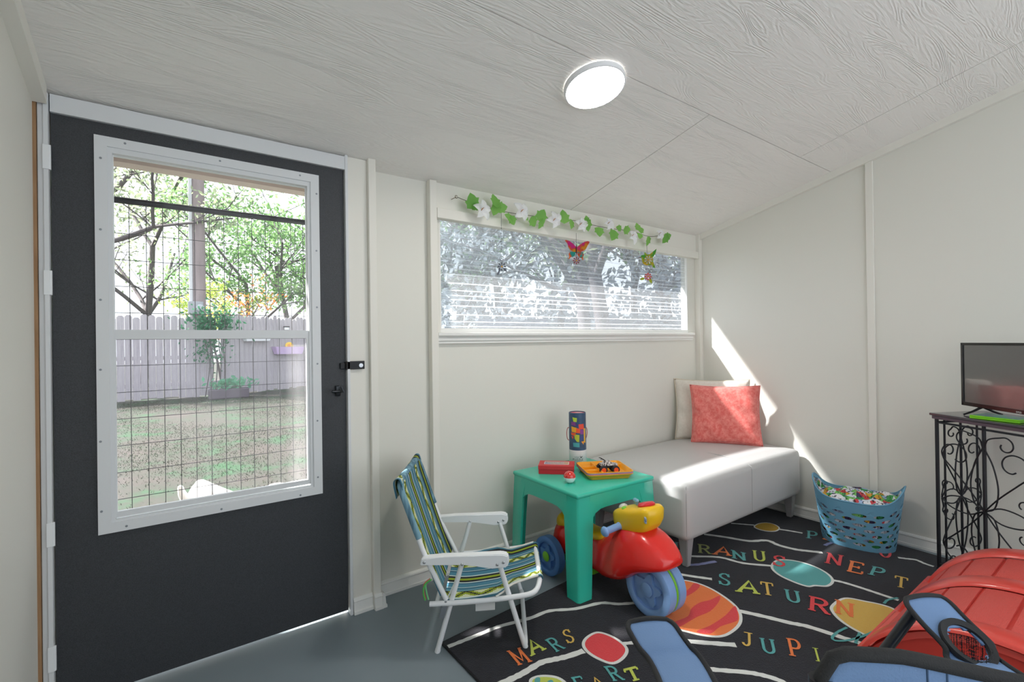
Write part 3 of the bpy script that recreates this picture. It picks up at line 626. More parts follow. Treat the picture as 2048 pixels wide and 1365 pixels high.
LINES = [([zR(*p) for p in [(105, 862), (200, 825), (300, 785), (400, 745), (500, 718), (600, 690), (700, 652), (850, 640), (1000, 606), (1100, 612), (1210, 605)]], .020),
         ([zR(*p) for p in [(400, 1085), (500, 1040), (560, 1008), (650, 955), (720, 938), (800, 920), (900, 886)]], .026),
         ([zR(*p) for p in [(1120, 845), (1200, 838)]], .018),
         ([zR(*p) for p in [(1380, 425), (1450, 436), (1550, 452), (1650, 466)]], .022),
         ([zR(*p) for p in [(1330, 850), (1470, 830), (1600, 838), (1790, 852)]], .026),
         ([zR(*p) for p in [(1560, 985), (1700, 1000), (1850, 1012), (1950, 1030), (2040, 1058), (2120, 1100)]], .022),
         ([z8(*p) for p in [(425, 782), (640, 830), (850, 882), (1000, 912), (1230, 985), (1400, 1040), (1560, 1092)]], .026),
         ([z8(*p) for p in [(-180, 280), (0, 312), (250, 322), (450, 372), (690, 395)]], .020),
         ([z8(*p) for p in [(1215, 518), (1300, 535), (1450, 580), (1600, 630), (1780, 690)]], .020),
         ([z8(*p) for p in [(120, 125), (300, 150), (500, 183), (620, 178), (680, 185), (760, 220), (900, 255), (1000, 268), (1130, 282)]], .026),
         ([z8(*p) for p in [(350, 32), (450, 40), (550, 48)]], .016), ([z8(*p) for p in [(755, 82), (860, 98), (960, 116)]], .018),
         ([z8(*p) for p in [(1775, 325), (1850, 335), (1930, 345), (2000, 375), (2080, 402)]], .018)]
for pts, wd in LINES:
    ribbon('orbit_line', smoothpath([fl(p) for p in pts], 4), wd, .0008, YW)
planet([z6(*p) for p in [(1055, 430), (1100, 355), (1210, 300), (1340, 330), (1480, 410), (1555, 500), (1500, 600), (1380, 655), (1210, 590), (1095, 510)]], YR, label='round red planet')
planet([zR(*p) for p in [(1450, 478), (1540, 487), (1640, 525), (1740, 590), (1798, 650), (1808, 710), (1770, 760), (1700, 795), (1600, 790), (1480, 762), (1380, 735), (1310, 680), (1300, 600), (1370, 520)]], YO, label='big orange planet with red bands')
for q in [[(1300, 660), (1340, 690), (1400, 630), (1480, 580), (1550, 540), (1580, 505), (1545, 492), (1510, 530), (1430, 575)],
          [(1395, 738), (1450, 752), (1560, 690), (1640, 655), (1690, 600), (1695, 565), (1640, 590), (1580, 605), (1530, 640), (1510, 685), (1440, 715)],
          [(1560, 775), (1640, 788), (1700, 745), (1790, 715), (1804, 690), (1785, 625), (1730, 680), (1640, 740)]]:
    P = smoothpath([fl(zR(*p)) for p in q], 3, True); flat('planet_band', P, .0022, YR)
planet([z8(*p) for p in [(710, 405), (760, 352), (900, 358), (1050, 402), (1160, 462), (1205, 520), (1160, 562), (1060, 558), (1000, 565), (880, 525), (760, 465)]], YT, label='teal planet')
planet([z8(*p) for p in [(1228, 745), (1330, 680), (1500, 706), (1640, 735), (1740, 775), (1800, 850), (1790, 950), (1700, 1010), (1580, 1012), (1430, 945), (1310, 870), (1240, 800)]], YY, label='yellow ringed planet')
planet([z8(*p) for p in [(555, 62), (590, 38), (655, 30), (720, 45), (755, 72), (730, 95), (670, 98), (600, 85)]], mat('yarn_gold', '#c09a3a', .95, bump=(300, .9, .004)), out=.008, label='small gold planet')
planet([z6(*p) for p in [(400, 900), (470, 850), (600, 845), (720, 870), (800, 940), (760, 1040), (600, 1090), (460, 1040)]], YG, label='green planet with teal patches')
for q in [[(440, 860), (490, 850), (500, 890), (470, 930), (430, 910)], [(590, 900), (640, 880), (670, 920), (640, 960), (600, 950)]]: flat('planet_patch', smoothpath([fl(z6(*p)) for p in q], 3, True), .0022, YT)
for pts in [[(1340, 925), (1260, 965), (1215, 1010), (1240, 1038), (1330, 1038), (1430, 1015), (1560, 965), (1680, 900)], [(1450, 970), (1430, 1015), (1412, 1062)], [(1655, 722), (1690, 690), (1775, 672)]]:
    ribbon('planet_ring', smoothpath([fl(z8(*p)) for p in pts], 4), .010, .0026, YT)
ribbon('comet', smoothpath([fl(z8(*p)) for p in [(-20, 388), (60, 385), (140, 372), (222, 358)]], 3), .022, .0010, YB_); ribbon('comet', smoothpath([fl(z8(*p)) for p in [(1150, 222), (1185, 205), (1225, 195)]], 3), .018, .0010, YB_)
# slab-serif letters drawn as strokes in a unit box
def arc(cx, cy, rx, ry, a0, a1, n=10): return [(cx+rx*math.cos(math.radians(a0+(a1-a0)*i/n)), cy+ry*math.sin(math.radians(a0+(a1-a0)*i/n))) for i in range(n+1)]
def ser(x, y, w=.16): return [(x-w, y), (x+w, y)]
GL = {'M': ([[(.14, .03), (.14, .97)], [(.12, .97), (.5, .2), (.88, .97)], [(.86, .97), (.86, .03)]], [ser(.14, .03), ser(.86, .03), ser(.1, .97, .12), ser(.9, .97, .12)]),
      'A': ([[(.12, .03), (.5, .97), (.88, .03)], [(.28, .36), (.72, .36)]], [ser(.12, .03), ser(.88, .03)]),
      'R': ([[(.24, .03), (.24, .97)], [(.24, .97)]+arc(.56, .74, .26, .23, 90, -90)+[(.24, .51)], [(.52, .51), (.86, .03)]], [ser(.24, .03), ser(.88, .03, .12), ser(.18, .97, .1)]),
      'S': ([[(.82, .72), (.78, .86), (.62, .96), (.42, .95), (.24, .84), (.24, .68), (.40, .56), (.62, .47), (.80, .34), (.80, .17), (.64, .05), (.42, .04), (.24, .14), (.18, .30)]], [[(.82, .70), (.82, .95)], [(.18, .05), (.18, .31)]]),
      'E': ([[(.24, .03), (.24, .97)], [(.1, .97), (.82, .97)], [(.24, .51), (.64, .51)], [(.1, .03), (.86, .03)]], [[(.82, .97), (.82, .78)], [(.86, .03), (.86, .24)], [(.64, .62), (.64, .40)]]),
      'T': ([[(.5, .03), (.5, .97)], [(.1, .96), (.9, .96)]], [ser(.5, .03, .2), [(.11, .96), (.11, .74)], [(.89, .96), (.89, .74)]]),
      'U': ([[(.2, .97), (.2, .32)]+arc(.5, .32, .3, .28, 180, 360)+[(.8, .97)]], [ser(.2, .97), ser(.8, .97)]),
      'N': ([[(.2, .03), (.2, .97)], [(.18, .97), (.82, .03)], [(.82, .03), (.82, .97)]], [ser(.2, .03, .17), ser(.82, .97, .17), ser(.14, .97, .12)]),
      'P': ([[(.26, .03), (.26, .97)], [(.26, .97)]+arc(.56, .71, .27, .26, 90, -90)+[(.26, .45)]], [ser(.26, .03, .2), ser(.2, .97, .1)]),
      'L': ([[(.26, .03), (.26, .97)], [(.1, .03), (.84, .03)]], [ser(.26, .97, .17), [(.84, .03), (.84, .26)]]),
      'J': ([[(.62, .97), (.62, .28)]+arc(.40, .26, .22, .22, 0, -170)], [ser(.55, .97, .3)]),
      'I': ([[(.5, .03), (.5, .97)]], [ser(.5, .03, .26), ser(.5, .97, .26)]),
      'O': ([arc(.5, .5, .34, .46, 0, 360, 18)], [])}
def letter(ch, bl, br, tl, m, wd=.23):
    BL, BR, TL = fl(bl), fl(br), fl(tl); U = BR-BL; Vv = TL-BL; b = BM(); k = 0
    thick = wd*U.length*0.8
    for grp, tw in ((GL[ch][0], thick), (GL[ch][1], thick*.62)):
        for st in grp:
            P = [BL+U*p[0]+Vv*p[1] for p in st]; n = len(P); A = []; zz = RZ+.0030+.00015*k; k += 1
            for i in range(n):
                t = P[min(i+1, n-1)]-P[max(i-1, 0)]; t.z = 0; t.normalize(); s = Vector((-t.y, t.x, 0))
                A.append((b.verts.new((P[i].x+s.x*tw/2, P[i].y+s.y*tw/2, zz)), b.verts.new((P[i].x-s.x*tw/2, P[i].y-s.y*tw/2, zz))))
            for i in range(n-1): b.faces.new((A[i][0], A[i][1], A[i+1][1], A[i+1][0]))
    obj('letter', b, m, rug)
for zf, rows in ((z8, [('R', (60, 285), (185, 300), (55, 212), YL), ('A', (192, 300), (352, 315), (212, 228), YO), ('N', (352, 330), (490, 362), (345, 262), YT), ('U', (535, 352), (662, 368), (525, 264), YG), ('S', (690, 392), (828, 414), (695, 302), YR),
                       ('S', (232, 558), (360, 575), (228, 456), YT), ('A', (392, 618), (592, 642), (408, 515), YG), ('T', (605, 640), (735, 662), (590, 530), YY), ('U', (815, 700), (965, 728), (795, 596), YT), ('R', (990, 768), (1200, 822), (1000, 652), YR), ('N', (1228, 798), (1412, 850), (1232, 684), YO),
                       ('J', (430, 1075), (556, 1100), (430, 958), YY), ('U', (610, 1140), (755, 1162), (585, 1014), YT), ('P', (838, 1165), (985, 1190), (805, 1014), YO), ('I', (1050, 1210), (1150, 1228), (1020, 1094), YG),
                       ('N', (1142, 372), (1300, 405), (1165, 284), YR), ('E', (1320, 440), (1490, 478), (1348, 350), YO), ('P', (1505, 468), (1660, 502), (1540, 398), YT), ('T', (1730, 570), (1865, 602), (1742, 478), YY),
                       ('P', (982, 160), (1100, 176), (985, 96), YT), ('L', (1118, 165), (1250, 200), (1145, 90), YO), ('O', (1610, 325), (1735, 335), (1600, 235), YR), ('U', (-140, 268), (-20, 280), (-140, 195), YT)]),
                 (z6, [('M', (228, 705), (402, 655), (82, 528), YO), ('A', (388, 588), (572, 500), (290, 425), YG), ('R', (688, 545), (818, 488), (545, 395), YT), ('S', (830, 445), (950, 400), (745, 280), YY),
                       ('E', (965, 1050), (1130, 1020), (865, 860), YT), ('A', (1180, 1030), (1360, 990), (1085, 870), YY), ('R', (1390, 902), (1558, 885), (1268, 722), YT), ('T', (1592, 915), (1790, 865), (1515, 760), YG)])):
    for ch, a_, b_, c_, m in rows: letter(ch, zf(*a_), zf(*b_), zf(*c_), m)

# ------------------------------------------------------------------ upholstered bench and pillows
BENCHM = mat('grey_leather', '#c3c3c2', 0.45, bump=(160, 0.15, 0.001))
BX0, BX1, BY0, BY1, BZ0, BZ1 = 2.06, 3.292, 1.405, 2.112, 0.150, 0.440
bench = thing('chaise_bench', ((BX0+BX1)/2, (BY0+BY1)/2, 0), 'long pale grey upholstered bench on tapered legs in the corner', 'bench')
b = BM(); box(b, BX0, BX1, BY0, BY1, BZ0, BZ1, bev=0.035, seg=4)
bmesh.ops.subdivide_edges(b, edges=[e for e in b.edges if e.calc_length() > .3], cuts=8, use_grid_fill=True)
for v in b.verts:
    if v.co.z > BZ1-0.02:
        fx_ = (v.co.x-BX0)/(BX1-BX0); fy_ = (v.co.y-BY0)/(BY1-BY0); v.co.z += 0.022*math.sin(PI*max(0, min(1, fx_)))**.6*math.sin(PI*max(0, min(1, fy_)))**.6
bb = obj('cushion_body', b, BENCHM, bench, smooth=70)
b = BM(); tube(b, smoothpath([(2.675, BY0-.0005, BZ0+.03), (2.675, BY0-.0005, .40), (2.675, BY0+.008, .432), (2.675, BY0+.04, .441), (2.675, 1.6, .4605), (2.675, BY1-.06, .447)], 5), .0018, 6); obj('seam', b, mat('seam_thread', '#a9a9a8', .6), bb)
b = BM(); tube(b, smoothpath([(BX0+.012, BY0+.012, BZ0+.03), (BX0+.012, BY0+.012, .39), (BX0+.02, BY0+.018, .427), (BX0+.05, BY0+.04, .441)], 5), .003, 6); obj('seam', b, mat('seam_thread', '#a9a9a8', .6), bb)
LEGM = mat('grey_painted_leg', '#a4a4a5', 0.4)
for (x, y) in [(BX0+.06, BY0+.05), (BX1-.06, BY0+.05), (BX0+.06, BY1-.06), (BX1-.06, BY1-.06)]:
    b = BM(); zt = BZ0+.01; zb = 0.0105
    vt = [b.verts.new((x+sx*.028, y+sy*.028, zt)) for sx, sy in ((-1, -1), (1, -1), (1, 1), (-1, 1))]; vb = [b.verts.new((x+sx*.015, y+sy*.015, zb)) for sx, sy in ((-1, -1), (1, -1), (1, 1), (-1, 1))]
    b.faces.new(vt); b.faces.new(vb[::-1])
    for i in range(4): b.faces.new((vb[i], vb[(i+1) % 4], vt[(i+1) % 4], vt[i]))
    bmesh.ops.bevel(b, geom=b.edges[:], offset=.003, segments=2, affect='EDGES'); obj('leg', b, LEGM, bench, smooth=40)
def pillow(name, c, W, U, w, h, t, m, label, seed, pipe=None):
    W, U = Vector(W).normalized(), Vector(U).normalized(); N = W.cross(U).normalized(); c = Vector(c); rr = random.Random(seed); ph = [rr.uniform(0, 6) for _ in range(6)]
    bm = BM(); n = 36
    for side in (1, -1):
        def fn(u, v):
            a, e = 2*u-1, 2*v-1; pin = 1-.07*(1-a*a)*e*e*abs(e)-0.0; pin2 = 1-.07*(1-e*e)*a*a*abs(a)
            k = max(0, (1-a**4)*(1-e**4))**.55; wr = .010*math.sin(9*e+ph[0]+3*a)*a**4*(1-abs(e))*2 + .004*math.sin(11*a+7*e+ph[1])
            return c+W*(a*w/2*pin2)+U*(e*h/2*pin)+N*side*(t/2*k+wr*k*1.4)
        grid(bm, fn, n, n)
    bmesh.ops.remove_doubles(bm, verts=bm.verts, dist=1e-4)
    root = thing(name, c-U*h/2, label, 'pillow', 'pillows on the grey bench'); obj('cover', bm, m, root, smooth=180)
    P = [c+W*(a*w/2*(1-.07*(1-e*e)*a*a*abs(a)))+U*(e*h/2*(1-.07*(1-a*a)*e*e*abs(e))) for a, e in [(-1+2*i/12, -1) for i in range(12)]+[(1, -1+2*i/12) for i in range(12)]+[(1-2*i/12, 1) for i in range(12)]+[(-1, 1-2*i/12) for i in range(12)]]
    b = BM(); tube(b, P, .0035, 6, closed=True); obj('edge_seam', b, pipe or m, root, smooth=180)
    return root
def weave(name, c1, c2, sc, sheen=.3):
    m = mat(name, c1, .9, bump=(350, .5, .002), sheen=sheen); nt = m.node_tree; bs = nt.nodes['Principled BSDF']; tc = nt.nodes.new('ShaderNodeTexCoord')
    n = nt.nodes.new('ShaderNodeTexNoise'); n.inputs['Scale'].default_value = sc; n.inputs['Detail'].default_value = 6; n.inputs['Roughness'].default_value = .75; nt.links.new(tc.outputs['Object'], n.inputs['Vector'])
    r = nt.nodes.new('ShaderNodeValToRGB'); r.color_ramp.elements[0].position = .4; r.color_ramp.elements[0].color = lin(c1); r.color_ramp.elements[1].position = .62; r.color_ramp.elements[1].color = lin(c2)
    nt.links.new(n.outputs['Fac'], r.inputs[0]); nt.links.new(r.outputs[0], bs.inputs['Base Color']); return m
Wd = Vector((.58, -.815, 0)); lean = Vector((.815, .58, 0))
pillow('throw_pillow', Vector((3.035, 1.765, .448+.195))+lean*.02, Wd, Vector((0, 0, 1))+lean*.20, .44, .40, .11, weave('coral_weave', '#d9615a', '#e88a80', 40), 'coral red woven throw pillow in front on the bench', 3)
pillow('throw_pillow', Vector((3.120, 1.915, .448+.21)), Wd*1.0, Vector((0, 0, 1))+lean*.16, .50, .43, .11, weave('cream_linen', '#ddd6cb', '#e6e0d6', 60), 'plain cream pillow leaning in the corner behind the coral one', 9, mat('cream_piping', '#d8ccb8', .9))

# ------------------------------------------------------------------ turquoise plastic table
TEAL = mat('turquoise_plastic', '#35c0a6', 0.25, spec=.6)
TC = Vector((1.715, 1.78, 0)); ta = math.radians(-2.0); TX = Vector((math.cos(ta), math.sin(ta), 0)); TY = Vector((-math.sin(ta), math.cos(ta), 0)); TH = .478; HT = .254
tab = thing('play_table', TC, 'square turquoise moulded plastic play table beside the bench', 'table')
def tp(x, y, z): return TC+TX*x+TY*y+Vector((0, 0, z))
b = BM(); obox(b, tp(0, 0, TH-.011), TX*HT, TY*HT, (0, 0, .011), bev=.009, seg=3); obj('tabletop', b, TEAL, tab, smooth=60)
AP = .085; LWT, LWB = .105, .076
def side(bm, ax, s, z0f=None):
    pass
for (sx, sy) in ((-1, -1), (1, -1), (1, 1), (-1, 1)):
    b = BM(); zt, zb = TH-.02, (0.0105 if (sx, sy) != (-1, 1) else .0105)
    if (sx, sy) in ((-1, 1), (1, 1)): zb = .0005
    def ring(z, wd, off):
        e = HT+off
        pts = [(e, e), (e-wd, e), (e-wd, e-.012), (e-.022, e-.014), (e-.014, e-.022), (e-.012, e-wd), (e, e-wd), (e, e-.012)]
        pts[0] = (e-.010, e); pts.append((e, e-.010)); pts = [pts[0]]+pts[1:7]+[(e, e-.010)]
        return [b.verts.new(tp(sx*p[0], sy*p[1], z)) for p in pts]
    R = [ring(zb, LWB, .012), ring(zb+.02, LWB+.002, .010), ring(TH*.5, LWB+.010, .005), ring(TH-AP-.03, LWT-.012, .001), ring(zt, LWT+.01, -.003)]
    for A, B in zip(R, R[1:]):
        for i in range(len(A)): b.faces.new((A[i], A[(i+1) % len(A)], B[(i+1) % len(A)], B[i]))
    b.faces.new(R[0]); b.faces.new(R[-1]); obj('leg', b, TEAL, tab, smooth=45)
for k in range(4):
    c, s = [(1, 0), (0, 1), (-1, 0), (0, -1)][k]
    def ap(t, z, o): # t along side, o inward
        x, y = t, -(HT-.002-o)
        return tp(x*c-y*s, x*s+y*c, z)
    L = HT-LWT+.03; pts = [(-L, TH-.016), (-L, TH-AP-.055)]+[(-L+.03+.055*math.sin(a)-.0-.03*0, TH-AP-.055+.055*(1-math.cos(a))) for a in [PI/2*i/6 for i in range(1, 7)]]
    pts = [(-L, TH-.016), (-L, TH-AP-.06), (-L+.014, TH-AP-.038), (-L+.034, TH-AP-.016), (-L+.065, TH-AP-.003), (-L+.10, TH-AP)]
    pts = pts+[(-x, z) for x, z in pts[::-1]]
    b = BM(); prism(b, [ap(t, z, 0) for t, z in pts], ap(0, 0, .010)-ap(0, 0, 0)); obj('apron', b, TEAL, tab)

# ------------------------------------------------------------------ things on the table
TT = TH
tu = Vector((1.834, 1.93, TT)); tubeT = thing('puzzle_tube', tu, 'tall round puzzle tube with coloured map and red cord', 'puzzle tube')
NAVY = mat('tube_navy', '#2c4560', .4, var=(25, '#38597a', .2)); PW = mat('paper_white', '#e6e5e6', .5)
TR = .0465
b = BM(); lathe(b, [(0, .002), (TR-.001, .0), (TR+.001, .002), (TR+.001, .082)], tu, 40); obj('base', b, PW, tubeT, smooth=50)
b = BM(); lathe(b, [(TR, .08), (TR, .283), (TR-.003, .285), (TR-.003, .279), (0, .279)], tu, 40, close=False); obj('sleeve', b, NAVY, tubeT, smooth=50)
b = BM(); lathe(b, [(0, .280), (TR-.004, .280)], tu, 30, close=False); obj('lid', b, mat('lid_print', '#e8c9cc', .5, var=(20, '#d9606a', .1)), tubeT)
vang = math.atan2(-tu.y, -tu.x)      # towards the viewer
def cyl(dx, dz, r=TR+.0006): a = vang+dx/TR; return Vector((tu.x+r*math.cos(a), tu.y+r*math.sin(a), TT+dz))
def patch(pts, col, r=TR+.0005):
    b = BM(); P = [(p[0]*.001, p[1]*.001) for p in pts]; cx = sum(p[0] for p in P)/len(P); cz = sum(p[1] for p in P)/len(P); n = 4
    Q = []
    for i in range(len(P)):
        for k in range(n): t = k/n; q = P[i]; q2 = P[(i+1) % len(P)]; Q.append((q[0]+(q2[0]-q[0])*t, q[1]+(q2[1]-q[1])*t))
    vc = b.verts.new(cyl(cx, cz, r)); V = [b.verts.new(cyl(*q, r)) for q in Q]; V2 = [b.verts.new(cyl((q[0]+cx)/2, (q[1]+cz)/2, r)) for q in Q]
    for i in range(len(Q)): b.faces.new((V[i], V[(i+1) % len(Q)], V2[(i+1) % len(Q)], V2[i])); b.faces.new((V2[i], V2[(i+1) % len(Q)], vc))
    obj('map_patch', b, mat('print_'+col, col, .45), tubeT)
for pts, col in [([(-28, 262), (-2, 258), (-4, 236), (-22, 238)], '#b5cf3f'), ([(-36, 236), (-12, 238), (-6, 215), (-38, 218)], '#7d3f86'), ([(-12, 230), (4, 226), (4, 212), (-8, 214)], '#3c3f78'), ([(6, 224), (36, 226), (40, 196), (8, 198)], '#e24a30'),
                 ([(-36, 212), (-6, 206), (-8, 180), (-34, 182)], '#e8a52e'), ([(-6, 205), (14, 198), (14, 176), (-8, 178)], '#e8562c'), ([(14, 196), (40, 192), (40, 168), (16, 170)], '#8a3f92'), ([(-40, 178), (-8, 178), (-14, 160), (-36, 164)], '#e0592f'),
                 ([(-18, 170), (10, 166), (8, 128), (-4, 130), (-16, 146)], '#b7c33a'), ([(14, 164), (34, 164), (34, 138), (14, 136)], '#3a4a86'), ([(36, 200), (50, 200), (50, 120), (38, 124)], '#e6b63c'), ([(-26, 124), (10, 124), (10, 100), (-24, 102)], '#4aa3ab'), ([(20, 130), (38, 132), (34, 112)], '#e89a2e'), ([(-38, 158), (-22, 158), (-26, 142)], '#d8483a')]: patch(pts, col)
TXT = mat('print_dark_text', '#45545a', .6); TXG = mat('print_grey_text', '#7d8a90', .6)
b = BM(); text_on(b, 'USA', .013, lambda x, y: cyl(x-.006, y+.046, TR+.0016)); obj('lettering', b, TXG, tubeT)
b = BM(); text_on(b, 'PUZZLE', .0165, lambda x, y: cyl(x, y+.033, TR+.0016)); obj('lettering', b, TXT, tubeT)
b = BM(); text_on(b, 'POSTER', .012, lambda x, y: cyl(x, y+.019, TR+.0016)); obj('lettering', b, TXG, tubeT)
b = BM(); P = [(.010, .050), (.014, .056), (.012, .048), (.020, .049), (.026, .054), (.022, .044), (.015, .042)]; V = [b.verts.new(cyl(p[0], p[1], TR+.0016)) for p in P]; b.faces.new(V); obj('emblem', b, TXT, tubeT)
b = BM(); e = Vector((_r[0], _r[1], 0)).normalized(); s0 = tu-e*TR
tube(b, smoothpath([s0+Vector((0, 0, .20)), s0-e*.008+Vector((0, 0, .196)), s0-e*.013+Vector((0, 0, .168)), s0-e*.009+Vector((0, 0, .138)), s0+Vector((0, 0, .130))], 5), .0018, 6)
s1 = tu+e*TR; tube(b, smoothpath([s1+Vector((0, 0, .20)), s1+e*.005+Vector((0, 0, .19)), s1+e*.006+Vector((0, 0, .165)), s1+Vector((0, 0, .14))], 5), .0018, 6); obj('cord', b, mat('red_cord', '#a8433c', .7), tubeT, smooth=80)
# red box
p0, p1 = Vector((1.533, 1.903, TT)), Vector((1.660, 1.778, TT)); bu = (p1-p0).normalized(); bv = Vector((-bu.y, bu.x, 0)); bl = (p1-p0).length
REDB = mat('red_card', '#c3202c', .5); rb = thing('game_box', (p0+p1)/2+bv*.05, 'flat red lidded box with a printed sticker on top', 'box')
b = BM(); obox(b, (p0+p1)/2+bv*.055+Vector((0, 0, .017)), bu*bl/2, bv*.052, (0, 0, .0168), bev=.001); obj('tray', b, REDB, rb)
b = BM(); obox(b, (p0+p1)/2+bv*.055+Vector((0, 0, .034)), bu*(bl/2+.002), bv*.054, (0, 0, .010), bev=.0015); obj('lid', b, mat('red_card_lid', '#cc3338', .45), rb)
ct = (p0+p1)/2+bv*.058+Vector((0, 0, .0443)); b = BM(); obox(b, ct, bu*.062, bv*.026, (0, 0, .0003)); st = obj('sticker', b, mat('sticker_print', '#8d86a8', .4, var=(9, '#d8a85c', .1)), rb)
b = BM()
for q, r_, a_, d_ in ((-1, 0, .0015, .026), (1, 0, .0015, .026), (0, -1, .062, .0015), (0, 1, .062, .0015)): obox(b, ct+bu*q*.062+bv*r_*.026+Vector((0, 0, .0002)), bu*a_, bv*d_, (0, 0, .0004))
obj('sticker_border', b, PW, st)
b = BM(); text_on(b, 'SETTI-CEL. ME', .015, lambda x, y: ct+bu*(x*.95-.004)+bv*(y+.004)+Vector((0, 0, .0006))); obj('lettering', b, PW, st)
# two-tone ball
bc = Vector((1.553, 1.693, TT)); ball = thing('toy_ball', bc, 'small ball with red top and white bottom on turquoise table', 'ball'); R_ = .0285
b = BM(); lathe(b, [(R_*math.cos(a), R_+R_*math.sin(a)) for a in [PI/2*i/12 for i in range(13)]], bc, 32, close=False); obj('red_half', b, mat('ball_red', '#d8342b', .15, coat=.6), ball, smooth=180)
b = BM(); lathe(b, [(R_*math.cos(a), R_+R_*math.sin(a)) for a in [-PI/2+PI/2*i/12 for i in range(13)]], bc, 32, close=False); obj('white_half', b, mat('ball_white', '#dfe6e6', .25), ball, smooth=180)
# stacked divided trays
tc_ = Vector((1.794, 1.700, TT)); du = Vector((.883, -.47, 0)).normalized(); dv = Vector((.47, .883, 0)).normalized()
def rrect(hw, hd, r, n=4):
    P = []
    for (sx, sy, a0) in ((1, 1, 0), (-1, 1, 90), (-1, -1, 180), (1, -1, 270)):
        for i in range(n+1): a = math.radians(a0+90*i/n); P.append((sx*(hw-r)+r*math.cos(a), sy*(hd-r)+r*math.sin(a)))
    return P
def tray(z, col, label, deep=True):
    t = thing('divided_tray', tc_+Vector((0, 0, z)), label, 'tray', 'stack of divided trays on the play table'); b = BM(); hw, hd = .118, .112; m = mat('tray_'+col, col, .35)
    def lp(h, w_, d_, r): return [b.verts.new(tc_+du*p[0]+dv*p[1]+Vector((0, 0, z+h))) for p in rrect(w_, d_, r)]
    rings = [lp(.000, hw-.018, hd-.018, .015), lp(.022, hw-.004, hd-.004, .02), lp(.0225, hw, hd, .022), lp(.025, hw, hd, .022), lp(.0255, hw-.005, hd-.005, .02), lp(.003, hw-.018, hd-.018, .015)]
    for A, B in zip(rings, rings[1:]):
        for i in range(len(A)): b.faces.new((A[i], A[(i+1) % len(A)], B[(i+1) % len(A)], B[i]))
    b.faces.new(rings[0][::-1]); b.faces.new(rings[-1]); obj('shell', b, m, t, smooth=50)
    if deep:
        b = BM(); x0 = -.035
        obox(b, tc_+du*x0+Vector((0, 0, z+.0135)), du*.003, dv*(hd-.008), (0, 0, .0095), bev=.002); obox(b, tc_+du*(-.075)+dv*.03+Vector((0, 0, z+.0135)), du*.038, dv*.003, (0, 0, .0095), bev=.002); obox(b, tc_+du*(-.075)-dv*.035+Vector((0, 0, z+.0135)), du*.038, dv*.003, (0, 0, .0095), bev=.002)
        obox(b, tc_+du*.04+dv*.05+Vector((0, 0, z+.0135)), du*.072, dv*.003, (0, 0, .0095), bev=.002); obj('divider', b, m, t, smooth=40)
    return t
tray(.0005, '#f0b23a', 'bottom yellow-orange divided tray of the stack', False); tray(.0045, '#e58a93', 'pink divided tray second from the bottom, only rim showing', False); tray(.0085, '#a79bd6', 'lavender divided tray just under the top orange one', False); tray(.0125, '#f2a71f', 'topmost orange divided tray holding the toy truck')
# toy monster truck
tz = TT+.0125+.0034; tk0 = Vector((1.790, 1.668, tz)); tkx = Vector((.863, -.505, 0)); tky = Vector((.505, .863, 0)); truck = thing('toy_truck', tk0, 'tiny black monster truck with orange wheel hubs on the tray', 'toy truck')
def kp(x, y, z_): return tk0+tkx*x+tky*y+Vector((0, 0, z_))
RUB = mat('toy_rubber', '#2a2b30', .8, bump=(500, .8, .002)); HUB = mat('toy_hub_orange', '#f05a24', .4)
for sx in (-1, 1):
    for sy in (-1, 1):
        b = BM(); lathe(b, [(.009, -.010), (.016, -.010), (.0195, -.006), (.0195, .006), (.016, .010), (.009, .010)], kp(sx*.031, sy*.027, .0195), 18, tky); wh_ = obj('wheel', b, RUB, truck, smooth=40)
        b = BM(); lathe(b, [(.012, 0), (.010, .0018), (.007, .0005), (.004, .001), (0, .0015)], kp(sx*.031, sy*.0375, .0195), 18, tky*sy); obj('hub', b, HUB, wh_, smooth=50)
b = BM(); obox(b, kp(0, 0, .030), tkx*.034, tky*.012, (0, 0, .007), bev=.002); tube(b, [kp(-.031, -.025, .0195), kp(-.031, .025, .0195)], .003, 6); tube(b, [kp(.031, -.025, .0195), kp(.031, .025, .0195)], .003, 6); obj('chassis', b, BLACKM, truck)
b = BM(); pts = [(-.04, .036), (.046, .036), (.046, .042), (.022, .047), (.008, .057), (-.018, .058), (-.026, .048), (-.042, .046)]
prism(b, [kp(x, -.015, z_) for x, z_ in pts], tky*.03)
obj('cab', b, mat('tiger_stripe', '#e9e4e2', .4, var=(90, '#2b2426', .04), stretch=(3, 1, 1)), truck)
for s in (-1, 1):
    b = BM(); tube(b, [kp(-.012, s*.012, .057), kp(-.034, s*.014, .070), kp(-.042, s*.014, .071)], .0018, 5); obj('spoiler_fin', b, BLACKM, truck)

